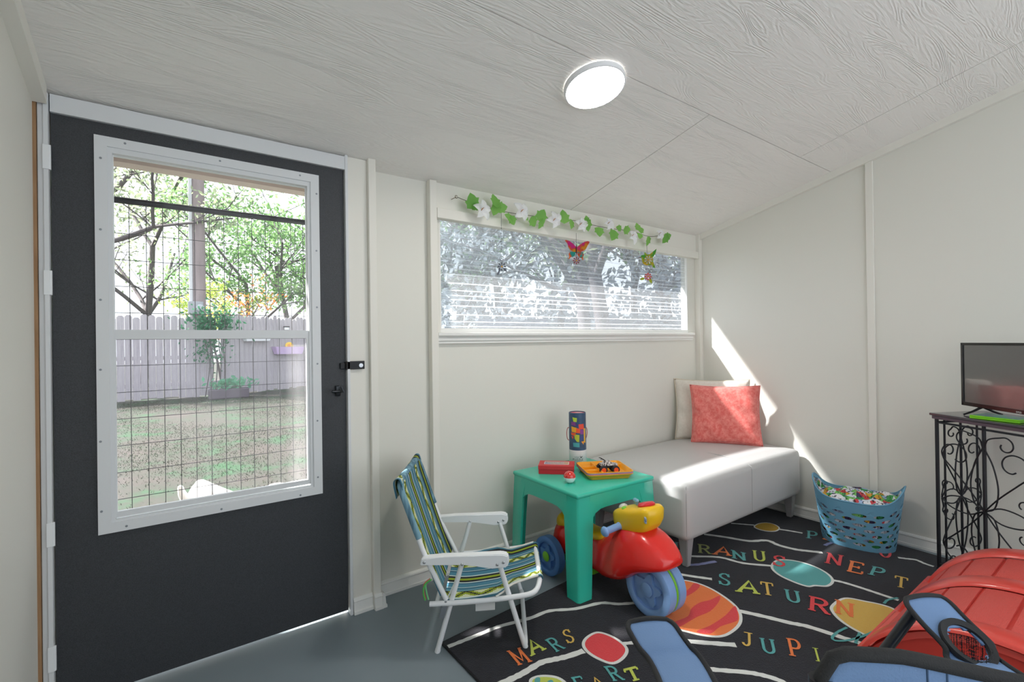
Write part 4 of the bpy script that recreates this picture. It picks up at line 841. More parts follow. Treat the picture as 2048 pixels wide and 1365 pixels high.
# ------------------------------------------------------------------ ride-on toy
RX = 1.655; ride = thing('ride_on_toy', (RX, 1.55, 0), 'red and yellow ride-on motorbike with blue wheels under the table', 'ride-on toy')
RED = mat('toy_red', '#e2261f', .25, coat=.3); YEL = mat('toy_yellow', '#f2c320', .3); BLU = mat('toy_blue', '#86ace0', .4); BLUD = mat('toy_blue_rear', '#4f7fbd', .45); GRN = mat('toy_green', '#7cc92c', .4)
def loft(bm, st, cx, n=28, pw=2.6, flare=0.0):
    """stations (y, z_bottom, z_top, half_width) joined as one closed skin"""
    rings = []
    for (y, zb, zt, hw) in st:
        R = []
        for k in range(n):
            a = 2*PI*k/n; ca, sa = math.cos(a), math.sin(a); sv = math.copysign(abs(sa)**(2/pw), sa); R.append(bm.verts.new((cx+hw*(1-flare*sv)*math.copysign(abs(ca)**(2/pw), ca), y, (zb+zt)/2+(zt-zb)/2*math.copysign(abs(sa)**(2/pw), sa))))
        rings.append(R)
    for A, B in zip(rings, rings[1:]):
        for i in range(n): bm.faces.new((A[i], A[(i+1) % n], B[(i+1) % n], B[i]))
    bm.faces.new(rings[0]); bm.faces.new(rings[-1][::-1])
def smst(st, n=4):
    out = []
    P = [Vector((s[0], s[1], s[2])) for s in st]; Q = [Vector((s[0], s[3], 0)) for s in st]
    A, B = smoothpath(P, n), smoothpath(Q, n)
    return [(a.x, a.y, a.z, max(.004, q.y)) for a, q in zip(A, B)]
b = BM(); loft(b, smst([(1.885, .14, .19, .03), (1.865, .11, .225, .06), (1.80, .095, .245, .08), (1.68, .09, .235, .072), (1.56, .09, .25, .078), (1.49, .092, .30, .10), (1.40, .12, .345, .115), (1.32, .175, .355, .11), (1.25, .205, .325, .095), (1.20, .225, .285, .065), (1.18, .24, .27, .03)]), RX, 28, 3.2, .22); obj('body', b, RED, ride, smooth=180)
b = BM(); loft(b, smst([(1.875, .21, .24, .03), (1.84, .20, .285, .055), (1.78, .22, .275, .06), (1.66, .215, .255, .058), (1.55, .225, .268, .052), (1.515, .24, .262, .03)]), RX); obj('seat', b, YEL, ride, smooth=180)
b = BM(); box(b, RX-.05, RX+.05, 1.60, 1.86, .055, .10, bev=.01); tube(b, [(RX-.13, 1.825, .092), (RX+.13, 1.825, .092)], .012, 8); tube(b, [(RX, 1.285, .112), (RX, 1.30, .2)], .02, 8); box(b, RX-.012, RX+.012, 1.24, 1.34, .10, .235, bev=.006); obj('underframe', b, GRN, ride)
b = BM(); loft(b, smst([(1.485, .345, .385, .03), (1.46, .325, .405, .055), (1.41, .315, .425, .065), (1.35, .325, .44, .07), (1.30, .35, .455, .065), (1.275, .385, .45, .05)]), RX, 28, 4.2, -.08); lathe(b, [(.045, .325), (.04, .36)], (RX, 1.39, 0), 20); cons = obj('console', b, YEL, ride, smooth=180)
for s in (-1, 1):
    b = BM(); lathe(b, [(0, 0), (.018, 0), (.016, .006), (.0145, .012), (.0145, .075), (.018, .078), (.022, .082), (.022, .088), (.016, .096), (0, .098)], (RX+s*.055, 1.425, .345), 20, Vector((s, .12, -.12))); obj('grip', b, BLU, ride, smooth=50)
b = BM(); lathe(b, [(.036, 0), (.038, .006), (.030, .014), (0, .016)], (RX, 1.325, .447), 24, (0, .28, 1)); obj('button_panel', b, mat('toy_red_clear', '#d6303a', .1), cons, smooth=60)
b = BM(); lathe(b, [(.022, 0), (.02, .012), (.012, .02), (0, .023)], (RX+.005, 1.455, .398), 18, (0, .5, 1)); obj('dome', b, mat('clear_dome', '#d9d6d0', .08), cons, smooth=180)
b = BM(); lathe(b, [(.011, 0), (.011, .008), (0, .01)], (RX-.042, 1.41, .418), 14, (-.4, .1, 1)); obj('button', b, GRN, cons, smooth=50)
for (dx, y, zz) in ((.02, 1.40, .43), (-.004, 1.37, .438)):
    b = BM(); lathe(b, [(.006, 0), (.006, .012), (.010, .016), (.007, .024), (0, .026)], (RX+dx, y, zz), 12, (0, .2, 1)); obj('knob', b, mat('toy_sky', '#7fb7cf', .3), cons, smooth=50)
b = BM(); obox(b, (RX-.052, 1.30, .415), (.002, -.003, 0), (.012, .022, .006), (0, 0, .012), bev=.001); obj('decal', b, mat('decal_print', '#cfd9e6', .4, var=(60, '#5a6f9a', .1)), cons)
def toywheel(x0, x1, y, r, m, spoke=True, hubm=None):
    b = BM(); w_ = x1-x0
    lathe(b, [(r*.70, .004), (r*.76, 0), (r*.93, .0), (r, w_*.10), (r, w_*.90), (r*.93, w_), (r*.76, w_), (r*.70, w_-.004)], (x0, y, r), 40, (1, 0, 0), close=False)
    lathe(b, [(r*.72, w_-.006), (0, w_-.006)], (x0, y, r), 24, (1, 0, 0), close=False); lathe(b, [(r*.715, .002), (r*.70, .017), (0, .017)], (x0, y, r), 40, (1, 0, 0), close=False)
    o = obj('wheel', b, m, ride, smooth=45)
    b = BM(); P = []
    for k in range(60):
        a = 2*PI*k/60; rr_ = r*(.36+.24*(.5+.5*math.cos(5*a))**1.4); P.append((x0+.004, y+rr_*math.cos(a+.5), r+rr_*math.sin(a+.5)))
    prism(b, P, (.014, 0, 0)); obj('spoke_star', b, m, o, smooth=40)
    b = BM(); lathe(b, [(r*.22, 0), (r*.26, -.003), (r*.20, -.006), (0, -.006)], (x0+.001, y, r), 24, (1, 0, 0)); obj('hub', b, hubm or m, o, smooth=50)
    return o
fz_ = .0105
for o in (toywheel(RX-.058, RX-.006, 1.285, .112, BLU), toywheel(RX+.006, RX+.058, 1.285, .112, BLU)): o.location.z += fz_
b = BM(); lathe(b, [(.109, -.0055), (.111, 0), (.109, .0055)], (RX, 1.285, .112+fz_), 40, (1, 0, 0)); obj('green_band', b, GRN, ride, smooth=50)
toywheel(RX-.145, RX-.10, 1.825, .094, BLUD, hubm=GRN); toywheel(RX+.10, RX+.145, 1.825, .094, BLUD, hubm=GRN)

# ------------------------------------------------------------------ laundry basket with cloth
BKC = Vector((3.118, 1.045, 0.0105)); bku = Vector((.21, -.978, 0)).normalized(); bkv = Vector((.978, .21, 0)).normalized()
bk = thing('laundry_basket', BKC, 'sky blue oval plastic basket with oval holes by the wall', 'basket')
def bkf(th, v, ins=0.0):
    A, B = .165+.045*v-ins, .122+.034*v-ins; c, s = math.cos(th), math.sin(th); rim = .262+.085*abs(c)**5-.004*(1-c*c)
    return BKC+bku*A*math.copysign(abs(c)**.88, c)+bkv*B*math.copysign(abs(s)**.88, s)+Vector((0, 0, rim*v))
BLUEB = mat('basket_blue', '#6ba3c0', .4, spec=.4)
b = BM(); NC = 15; rows = 7; V0, V1 = .07, .80
def cell(b, t0, t1, v0, v1, fw=.66, fh=.66, n=24):
    O, I = [], []; tc, vc = (t0+t1)/2, (v0+v1)/2
    for k in range(n):
        a = 2*PI*k/n; ca, sa = math.cos(a), math.sin(a); m_ = max(abs(ca), abs(sa)); O.append(b.verts.new(bkf(tc+(t1-t0)/2*ca/m_, vc+(v1-v0)/2*sa/m_))); I.append(b.verts.new(bkf(tc+(t1-t0)/2*fw*ca, vc+(v1-v0)/2*fh*sa)))
    for k in range(n): b.faces.new((O[k], O[(k+1) % n], I[(k+1) % n], I[k]))
for r_ in range(rows):
    for c_ in range(NC):
        off = .5*(r_ % 2); cell(b, 2*PI*(c_+off)/NC, 2*PI*(c_+1+off)/NC, V0+(V1-V0)*r_/rows, V0+(V1-V0)*(r_+1)/rows)
grid(b, lambda u, v: bkf(2*PI*u, V0*v), 80, 2, closeu=True)
for k in range(80):
    t0, t1 = 2*PI*k/80, 2*PI*(k+1)/80; tm = (t0+t1)/2
    if abs(math.cos(tm)) < .965: 
        grid(b, lambda u, v: bkf(t0+(t1-t0)*u, V1+(1-V1)*v), 1, 3)
aw = math.acos(.965); k0 = math.ceil((aw)/(2*PI/80)-.5)*2*PI/80
for c0 in (0, PI): cell(b, c0-k0, c0+k0, V1, 1.0, .72, .5)
vb_ = [b.verts.new(bkf(2*PI*k/40, 0)) for k in range(40)]; b.faces.new(vb_)
bmesh.ops.remove_doubles(b, verts=b.verts, dist=2e-4)
shell = obj('shell', b, BLUEB, bk); md = shell.modifiers.new('solid', 'SOLIDIFY'); md.thickness = .0035; md.offset = 0
b = BM(); tube(b, [bkf(2*PI*k/80, 1.0) for k in range(80)], .004, 6, closed=True); obj('rim', b, BLUEB, bk, smooth=80)
def cloth_mat():
    m = mat('comic_print_cloth', '#ffffff', .85, bump=(30, .4, .004)); nt = m.node_tree; bs = nt.nodes['Principled BSDF']; tc = nt.nodes.new('ShaderNodeTexCoord')
    v = nt.nodes.new('ShaderNodeTexVoronoi'); v.inputs['Scale'].default_value = 34; nt.links.new(tc.outputs['Object'], v.inputs['Vector']); sp = nt.nodes.new('ShaderNodeSeparateColor'); nt.links.new(v.outputs['Color'], sp.inputs[0])
    r = nt.nodes.new('ShaderNodeValToRGB'); r.color_ramp.interpolation = 'CONSTANT'; e = r.color_ramp.elements; e[0].color = lin('#d9dde6'); e[1].position = .26; e[1].color = lin('#3f9a55')
    for p_, c_ in ((.42, '#a9bfe0'), (.55, '#7cc26a'), (.64, '#cf4a4e'), (.74, '#e9e6ea'), (.86, '#4a3a5e'), (.94, '#d8a33c')): k = e.new(p_); k.color = lin(c_)
    nt.links.new(sp.outputs[0], r.inputs[0])
    n = nt.nodes.new('ShaderNodeTexNoise'); n.inputs['Scale'].default_value = 95; nt.links.new(tc.outputs['Object'], n.inputs['Vector']); r2 = nt.nodes.new('ShaderNodeValToRGB'); r2.color_ramp.elements[0].position = .38; r2.color_ramp.elements[0].color = (.04, .05, .06, 1); r2.color_ramp.elements[1].position = .44; r2.color_ramp.elements[1].color = (1, 1, 1, 1)
    nt.links.new(n.outputs['Fac'], r2.inputs[0]); mx = nt.nodes.new('ShaderNodeMix'); mx.data_type = 'RGBA'; mx.blend_type = 'MULTIPLY'; mx.inputs[0].default_value = .9; nt.links.new(r.outputs[0], mx.inputs[6]); nt.links.new(r2.outputs[0], mx.inputs[7]); nt.links.new(mx.outputs[2], bs.inputs['Base Color']); return m
b = BM()
def clf(u, v):
    th = 2*PI*u
    if v > .5:
        k = (1-v)*2; p = bkf(th, .93, .012); q = BKC+Vector((0, 0, .285)); r = p.lerp(q, 1-k); r.z = BKC.z+.247+.035*(1-k*k)+.014*math.sin(5*th+7*k)*k+.010*math.sin(17*k+3*th)+.02*max(0, math.cos(th))**4*k; return r
    return bkf(th, .02+.91*v*2, .012+.006*math.sin(9*th+14*v))
grid(b, clf, 60, 24, closeu=True); bmesh.ops.remove_doubles(b, verts=b.verts, dist=1e-4)
cloth = obj('printed_cloth', b, cloth_mat(), smooth=180, loc=BKC+Vector((0, 0, .01)), label='crumpled comic-print cloth stuffed into the blue basket', cat='cloth')

# ------------------------------------------------------------------ wrought-iron stand, television, case
SO = Vector((3.055, .700, 0)); su = Vector((-.48, -.877, 0)).normalized(); sw = Vector((.877, -.48, 0)).normalized(); SL, SDp, SH = .85, .285, .775
stand = thing('iron_stand', SO+su*SL/2+sw*SDp/2, 'black scrolled wrought-iron console stand by the right wall', 'stand')
def sp_(u_, w_, z_): return SO+su*u_+sw*w_+Vector((0, 0, z_))
IRON = mat('black_iron', '#2a2b30', .45, .5); TOPM = mat('dark_stand_top', '#3b333c', .22, coat=.4)
b = BM(); obox(b, sp_(SL/2, SDp/2, SH-.006), su*(SL/2+.012), sw*(SDp/2+.006), (0, 0, .006), bev=.003); top = obj('top', b, TOPM, stand, smooth=40)
b = BM(); obox(b, sp_(SL/2, SDp/2, SH-.020), su*(SL/2+.004), sw*(SDp/2), (0, 0, .008), bev=.002); obj('top_frame', b, mat('plum_edge', '#5b4a56', .4), stand)
fz0 = .0105
for (u_, w_) in ((.012, .010), (SL-.012, .010), (.012, SDp-.010), (SL-.012, SDp-.010)):
    b = BM(); obox(b, sp_(u_, w_, (SH-.028+fz0)/2), su*.0055, sw*.0055, (0, 0, (SH-.028-fz0)/2)); lathe(b, [(.007, 0), (.011, .006), (.007, .014)], sp_(u_, w_, fz0-.002), 10); obj('leg', b, IRON, stand)
def wire(parent, fn, pts, r=.0032, n=5, name='scroll'):
    b = BM(); tube(b, [fn(*p) for p in smoothpath([(p[0], p[1], 0) for p in pts], n) for p in [(p.x, p.y)]], r, 6); return obj(name, b, IRON, parent, smooth=80)
def spiral(cx, cy, r0, r1, a0, a1, n=10): return [(cx+(r0+(r1-r0)*i/n)*math.cos(math.radians(a0+(a1-a0)*i/n)), cy+(r0+(r1-r0)*i/n)*math.sin(math.radians(a0+(a1-a0)*i/n))) for i in range(n+1)]
def panel(fn, W, Hh, z0):
    """scrollwork panel: fn(x,z); flower centred low of the middle"""
    cx, cz = W/2, z0+Hh*.47; A, B = W/2-.02, Hh*.40
    for s in (-1, 1):
        for t in (-1, 1):
            q = lambda x, z_: (cx+s*x, cz+t*z_)
            wire(stand, fn, [q(0, 0)]+[q(.30*A, .26*B), q(.72*A, .56*B)]+[q(*p) for p in spiral(.60*A, .80*B, .36*A, .12*A, -20, 300, 9)])          # diagonal scroll
            wire(stand, fn, [q(0, 0), q(.22*A, .10*B), q(.30*A, .40*B), q(.20*A, .75*B), q(.03*A, 1.0*B), q(.02*A, 1.12*B)])                         # tall lens
            wire(stand, fn, [q(.02*A, 1.02*B), q(.10*A, 1.16*B), q(.35*A, 1.22*B)]+[q(*p) for p in spiral(.45*A, 1.10*B, .20*A, .08*A, 80, -200, 7)])  # end curl
            wire(stand, fn, [q(0, 0), q(.35*A, .12*B), q(.75*A, .10*B), q(1.0*A, .0)])                                                               # side petal
            wire(stand, fn, [q(1.0*A, .02*B), q(.92*A, .16*B)]+[q(*p) for p in spiral(.80*A, .24*B, .16*A, .07*A, -20, 230, 7)], .0028)
    wire(stand, fn, [(cx, z0), (cx, z0+Hh)], .0055, 1, 'centre_bar')
    for zz in (z0+.004, z0+Hh-.004): wire(stand, fn, [(.005, zz), (W-.005, zz)], .005, 1, 'rail')
panel(lambda x, z_: sp_(x+.012, .010, z_), .413, SH-.075, .035)
panel(lambda x, z_: sp_(x+.425, .010, z_), .413, SH-.075, .035)
for w_ in (.052, SDp-.05): wire(stand, lambda x, z_: sp_(.012, w_, z_), [(0, .03), (0, SH-.03)], .0048, 1, 'side_bar')
panel(lambda x, z_: sp_(.012, x+.010, z_), SDp-.02, SH-.075, .035)
for zz in (.04, SH-.045): wire(stand, lambda x, z_: sp_(x, SDp-.010, z_), [(.012, zz), (SL-.012, zz)], .005, 1, 'rail')
# television
t0, t1 = sp_(.018, .150, 0), sp_(.333, .072, 0); tvx = (t1-t0).normalized(); tvn = Vector((tvx.y, -tvx.x, 0)); tvn = tvn if tvn.dot(Vector((-1, -.2, 0))) > 0 else -tvn; TW = .545; TVZ, TVT = .812, 1.118
tvc = Vector((t0.x, t0.y, 0))+tvx*TW/2; tv = thing('television', Vector((tvc.x, tvc.y, SH)), 'small black flat-screen television on the iron stand', 'television')
GLB = mat('gloss_black', '#17171a', .12); SCRN = mat('dark_screen', '#4c4f51', .2, spec=1.0, coat=1.0)
zm, hh = (TVZ+TVT)/2, (TVT-TVZ)/2
b = BM(); obox(b, tvc-tvn*.012+Vector((0, 0, zm)), tvx*TW/2, tvn*.012, (0, 0, hh), bev=.003); obj('housing', b, GLB, tv, smooth=40)
b = BM(); n_ = tvn*.004
for (cu, cz_, au, az) in ((0, hh-.006, TW/2, .006), (0, -hh+.009, TW/2, .009), (-TW/2+.006, 0, .006, hh), (TW/2-.006, 0, .006, hh)): obox(b, tvc+tvn*.002+tvx*cu+Vector((0, 0, zm+cz_)), tvx*au, n_, (0, 0, az), bev=.001)
bez = obj('bezel', b, GLB, tv)
b = BM(); obox(b, tvc+tvn*.0008+Vector((0, 0, zm+.003)), tvx*(TW/2-.008), tvn*.001, (0, 0, hh-.012)); obj('screen', b, SCRN, tv)
b = BM(); lc_ = tvc+tvn*.0066+tvx*(TW*.5-.242)+Vector((0, 0, TVZ+.0085)); text_on(b, 'onn', .017, lambda x, y: lc_+tvx*x+Vector((0, 0, y))); obj('lettering', b, PW, bez)
for s in (-1, 1):
    c0 = tvc+tvx*s*(TW/2-.10)-tvn*.012; b = BM()
    for k in (-1, 1): tube(b, [c0+Vector((0, 0, TVZ+.004)), c0+tvn*k*.045+tvx*s*.02*0+Vector((0, 0, SH+.018)), c0+tvn*k*.082+Vector((0, 0, SH+.0045))], [.007, .005, .0042], 8)
    obj('foot', b, BLACKM, tv, smooth=60)
# green case
g0, g1, g2 = onz(1952, 840, SH), onz(1995, 848, SH), onz(1975, 828, SH)
gc = onz(2003, 838, SH+.006); gu = Vector((-.25, -.968, 0)).normalized(); gv = Vector((gu.y, -gu.x, 0)); gv = gv if gv.x > 0 else -gv
case = thing('disc_case', Vector((gc.x, gc.y, SH)), 'lime green plastic disc case lying under the television', 'case')
LIME = mat('lime_plastic', '#7fd321', .3)
for i, zz in enumerate((.0047, .0122)):
    b = BM(); obox(b, Vector((gc.x, gc.y, SH+zz+.0003)), gu*.085, gv*.062, (0, 0, .0036), bev=.0012); obj('half_shell', b, LIME, case)
b = BM(); obox(b, Vector((gc.x, gc.y, SH+.0163)), gu*.080, gv*.058, (0, 0, .0003)); obj('cover_print', b, mat('case_cover', '#3f9f7d', .3, var=(25, '#8f9aa5', .12)), case)

# ------------------------------------------------------------------ striped folding chair
KA = Vector((.815, 1.618, 0)); kf = Vector((.82, -.572, 0)); kl = Vector((.572, .82, 0)); KW = .395
kc = thing('folding_chair', KA+kf*.16+kl*KW/2, 'small white folding chair with blue and lime striped fabric', 'chair')
def kq(s, l, z_): return KA+kf*s+kl*l+Vector((0, 0, z_))
RT = .0095
for l, side_ in ((0, 0), (KW, 1)):
    ff = .0105
    b = BM(); tube(b, [kq(-.006, l, .002), kq(.093, l, .338)], RT, 12); lathe(b, [(RT+.001, 0), (RT+.001, .012)], kq(-.006, l, .0), 12, kf*.28+Vector((0, 0, 1))); obj('rear_leg', b, PLASTW, kc, smooth=60)
    b = BM(); tube(b, smoothpath([kq(.030, l, .195), kq(-.044, l, .354), kq(-.085, l, .47), kq(-.130, l, .60)], 4), RT, 12); obj('back_post', b, PLASTW, kc, smooth=60)
    o_ = .012 if side_ else -.012
    b = BM(); pts = [(-.062, .335), (-.055, .362), (.02, .366), (.24, .372), (.262, .366), (.268, .345), (.258, .322), (.20, .318), (.10, .336), (-.03, .338)]
    prism(b, [kq(s, l+o_-.018, z_) for s, z_ in pts], kl*.036); bmesh.ops.bevel(b, geom=b.edges[:], offset=.004, segments=2, affect='EDGES'); arm = obj('armrest', b, PLASTW, kc, smooth=40)
    for s, z_ in ((-.045, .348), (.093, .338), (.222, .334), (.245, .342)):
        b = BM(); lathe(b, [(.0055, 0), (.005, .002), (0, .004)], kq(s, l+o_+(-.018 if not side_ else -.018), z_), 10, -kl); obj('rivet', b, STEEL, arm, smooth=60)
    b = BM(); tube(b, smoothpath([kq(-.03, l+o_, .186), kq(.10, l+o_, .190), kq(.24, l+o_, .200)], 3), RT, 12); obj('seat_rail', b, PLASTW, kc, smooth=60)
    b = BM(); obox(b, kq(.022, l-.016, .165), kf*.008+Vector((0, 0, .03)), kl*.0015, kf*.010, bev=.001); lathe(b, [(.005, 0), (0, .003)], kq(.030, l-.018, .195), 8, -kl); lathe(b, [(.005, 0), (0, .003)], kq(.016, l-.018, .180), 8, -kl); obj('bracket', b, GREYM, kc)
    b = BM(); tube(b, [kq(.036, l+.01, .20), kq(.086, l+.01, .30)], .003, 6); obj('strut', b, PLASTW, kc)
b = BM(); tube(b, smoothpath([kq(.228, 0, .33), kq(.315, 0, .035), kq(.322, .01, .0205), kq(.324, .05, .0202), kq(.324, KW-.05, .0202), kq(.322, KW-.01, .0205), kq(.315, KW, .035), kq(.228, KW, .33)], 6), RT, 12); obj('front_leg_loop', b, PLASTW, kc, smooth=60)
b = BM(); tube(b, smoothpath([kq(.24, -.012, .200), kq(.33, -.012, .212), kq(.365, .0, .222), kq(.382, .04, .238), kq(.384, .10, .245), kq(.384, KW-.10, .245), kq(.382, KW-.04, .238), kq(.365, KW, .222), kq(.33, KW+.012, .212), kq(.24, KW+.012, .200)], 6), RT, 12); obj('seat_loop', b, PLASTW, kc, smooth=60)
b = BM(); tube(b, [kq(-.005, -.01, .186), kq(-.005, KW+.01, .186)], RT*.8, 10); obj('cross_bar', b, PLASTW, kc, smooth=60)
b = BM(); tube(b, smoothpath([kq(-.130, 0, .60), kq(-.140, .03, .628), kq(-.142, .08, .634), kq(-.142, KW-.08, .634), kq(-.140, KW-.03, .628), kq(-.130, KW, .60)], 5), RT*.9, 10); obj('top_bar', b, PLASTW, kc, smooth=60)
def hexc(h): return lin(h)
STR = [(.04, '#7fb0c0'), (.06, '#e4ecec'), (.17, 'TRI'), (.20, '#a9c9d2'), (.235, '#7fb0c0'), (.25, '#e4ecec'), (.31, '#8fbccb'), (.33, '#6fa2b5'), (.345, '#e4ecec'), (.385, '#4a515f'), (.415, '#c6d24a'), (.455, '#4a515f'), (.475, '#e4ecec'), (.535, '#8fbccb'), (.56, '#6fa2b5'), (.575, '#e4ecec'), (.635, '#86b6c6'), (.74, 'TRI'), (.77, '#86b6c6'), (.785, '#e4ecec'), (.84, '#7fb0c0'), (.885, '#4a515f'), (.92, '#c6d24a'), (.965, '#4a515f'), (1.01, '#8fbccb')]
def fabcol(u, v, reps):
    lo = 0
    for hi, c in STR:
        if u < hi:
            if c != 'TRI': return hexc(c)
            x = (u-lo)/(hi-lo); t = (v*reps) % 1.0; tri = abs(2*t-1)
            if x < .07 or x > .93: return hexc('#3d4350')
            d = x-tri
            if abs(d) < .10: return hexc('#3d4350')
            xx, tt = (x, tri)
            if d > .42 or d < -.42: return hexc('#e9ecd8')
            return hexc('#c3cc55')
        lo = hi
    return hexc('#6f9fb2')
FAB = mat('striped_canvas', '#ffffff', .8, bump=(600, .4, .001), attr=True)
def sling(name, path, l0, l1, reps, nv):
    P = smoothpath(path, 8); 
    def fn(u, v):
        f = v*(len(P)-1); i = min(int(f), len(P)-2); p = P[i].lerp(P[i+1], f-i); sag = .012*math.sin(PI*u)*math.sin(PI*v); l = l0+(l1-l0)*u
        return kq(p.x, l, p.y-sag)
    b = BM(); grid(b, fn, 110, nv, cols=lambda u, v: fabcol(u, v, reps)); o = obj(name, b, FAB, kc, smooth=180)
    md = o.modifiers.new('solid', 'SOLIDIFY'); md.thickness = .0018; return o
sling('back_fabric', [(.010, .212, 0), (-.020, .29, 0), (-.058, .40, 0), (-.096, .52, 0), (-.122, .60, 0), (-.129, .632, 0), (-.137, .648, 0), (-.152, .648, 0), (-.160, .630, 0), (-.150, .575, 0)], -.008, KW+.008, 8, 150)
def seatpath(): return [(.020, .196, 0), (.10, .196, 0), (.22, .214, 0), (.30, .232, 0), (.36, .250, 0), (.386, .2565, 0), (.396, .246, 0), (.385, .236, 0)]
b = BM(); SP = smoothpath(seatpath(), 8)
def sfn(u, v):
    f = v*(len(SP)-1); i = min(int(f), len(SP)-2); p = SP[i].lerp(SP[i+1], f-i); ins = .0
    cut = .055*max(0, min(1, (p.x-.22)/.06)); ed = -.012+cut; l = ed+(KW-2*ed)*u
    return kq(p.x, l, p.y-.010*math.sin(PI*u)*math.sin(PI*min(1, v*1.1)))
grid(b, sfn, 110, 110, cols=lambda u, v: fabcol(u, v, 7)); sf = obj('seat_fabric', b, FAB, kc, smooth=180); md = sf.modifiers.new('solid', 'SOLIDIFY'); md.thickness = .0018
for l, s_ in ((-.012, 1), (KW+.012, -1)):
    b = BM(); tube(b, smoothpath([kq(.215, l, .209), kq(.245, l+s_*.02, .216), kq(.275, l+s_*.05, .226), kq(.33, l+s_*.056, .242), kq(.378, l+s_*.056, .256)], 5), .004, 6); obj('fabric_binding', b, mat('cream_binding', '#e6e4dc', .8), sf, smooth=80)
b = BM(); tube(b, smoothpath([kq(-.130, 0, .60), kq(-.140, .03, .628), kq(-.142, .08, .634), kq(-.142, KW-.08, .634), kq(-.140, KW-.03, .628), kq(-.130, KW, .60)], 5), RT+.0024, 12); obj('fabric_sleeve', b, mat('sleeve_blue', '#7aa4b6', .8, var=(60, '#4f7488', .1), stretch=(1, 1, .05)), kc, smooth=60)
for l in (0, KW):
    b = BM(); tube(b, smoothpath([kq(-.068, l, .425), kq(-.085, l, .47), kq(-.130, l, .60), kq(-.139, l+(.02 if l == 0 else -.02), .626)], 4), RT+.0022, 12); obj('fabric_sleeve', b, mat('sleeve_blue', '#7aa4b6', .8, var=(60, '#4f7488', .1), stretch=(1, 1, .05)), kc, smooth=60)
b = BM(); grid(b, lambda u, v: kq(.135+.075*u, .05+.01*math.sin(3*v), .185-.065*v+.012*u*v-.008*u), 6, 6); obj('care_tag', b, mat('tag_paper', '#e7e9ea', .7), kc, smooth=180)
for i, (s, l, col) in enumerate(((-.045, -.02, '#57b85a'), (-.048, -.012, '#d77a6a'), (-.042, -.016, '#7ac98a'))):
    b = BM(); tube(b, smoothpath([kq(s+.02, l+.01, .275), kq(s, l, .262), kq(s-.006+.004*i, l-.003, .235), kq(s+.004*i, l, .205)], 4), .0032, 5); obj('hang_ribbon', b, mat('ribbon_'+col, col, .7), kc, smooth=80)

# ------------------------------------------------------------------ blue camp chair in the foreground
CO = Vector((.45, .18, 0)); cf = Vector((.58, .815, 0)); cl_ = Vector((.815, -.58, 0)); CW = .50
camp = thing('camp_chair', CO+cf*.22+cl_*CW/2, 'blue canvas camp chair with black piping seen from behind', 'chair')
def cq(f, l, z_): return CO+cf*f+cl_*l+Vector((0, 0, z_))
CANV = mat('blue_canvas', '#6f8fbb', .85, bump=(500, .5, .0012), var=(7, '#7897c2', .3)); PIPE = mat('black_piping', '#2a2b2d', .8, bump=(700, .6, .001)); POLE = mat('black_pole', '#26272a', .3, .3)
def backf(u, v):
    dip = -.030*math.sin(PI*min(1, max(0, u-.12)/.88))**1.2; zt = .882+dip-(.022*(1-math.sqrt(max(0, 1-((.05-u)/.05)**2))) if u < .05 else 0); return cq(-.02*math.sin(PI*u)-.03*(1-v)*math.sin(PI*u), CW*u, .40+(zt-.40)*v)
b = BM(); grid(b, backf, 60, 24); bk_ = obj('back_panel', b, CANV, camp, smooth=180); md = bk_.modifiers.new('solid', 'SOLIDIFY'); md.thickness = .004
e_ = [backf(0, v/16) for v in range(17)]+[backf(u/48, 1.0) for u in range(1, 48)]+[backf(1, v/16) for v in range(16, -1, -1)]
b = BM(); tube(b, e_, .0060, 10); obj('piping', b, PIPE, bk_, smooth=180)
def oncamp(px, py, off=-.012): return onpl(px, py, CO+cf*off, cf)
lg = [oncamp(1779.5, 1347), oncamp(1871, 1365)]; lx = cl_; o1 = lg[0]
b = BM()
for (ins, th) in ((0, .0022), (.014, .0018)):
    a0 = o1+cl_*ins-Vector((0, 0, ins)); W_, H_ = .17-2*ins, .11-2*ins
    P = [a0+cl_*.006, a0+cl_*W_, a0+cl_*W_-Vector((0, 0, H_)), a0-Vector((0, 0, H_)), a0-Vector((0, 0, .008))]
    for i in range(len(P)): 
        q, r_ = P[i], P[(i+1) % len(P)]; d_ = (r_-q).normalized(); n2 = cf.cross(d_); b_ = [q+n2*th/2, r_+n2*th/2, r_-n2*th/2, q-n2*th/2]; quad(b, [x-cf*.018 for x in b_])
obj('printed_logo_frame', b, mat('logo_white', '#d9dbdf', .7), bk_)
b = BM(); tube(b, [backf(.16, v/10)+cf*-.0035 for v in range(11)], .0012, 5); tube(b, [backf(.19, v/10)+cf*-.0035 for v in range(11)], .0012, 5); obj('stitching', b, mat('stitch_dark', '#3f5877', .9), bk_)
def seatf(u, v): return cq(.02+.42*v, .02+(CW-.04)*u, .40+.03*v-.05*math.sin(PI*u)*math.sin(PI*v))
b = BM(); grid(b, seatf, 20, 20); st_ = obj('seat', b, CANV, camp, smooth=180); md = st_.modifiers.new('solid', 'SOLIDIFY'); md.thickness = .004
b = BM(); tube(b, [seatf(u/12, 1) for u in range(13)], .008, 8); obj('piping', b, PIPE, st_, smooth=180)
def armsurf(path, wd, wax):
    P = smoothpath(path, 6)
    def fn(u, v):
        f = v*(len(P)-1); i = min(int(f), len(P)-2); p = P[i].lerp(P[i+1], f-i); k = 1.0 if v > .08 else .78+.22*math.sqrt(v/.08); return p+wax*(u-.5)*wd*k+Vector((0, 0, .004*math.sin(PI*u)))
    return fn
LA = onz(1296, 1243, .655); RA = onz(1846, 1196, .655)
lw = Vector((.86, -.51, 0))
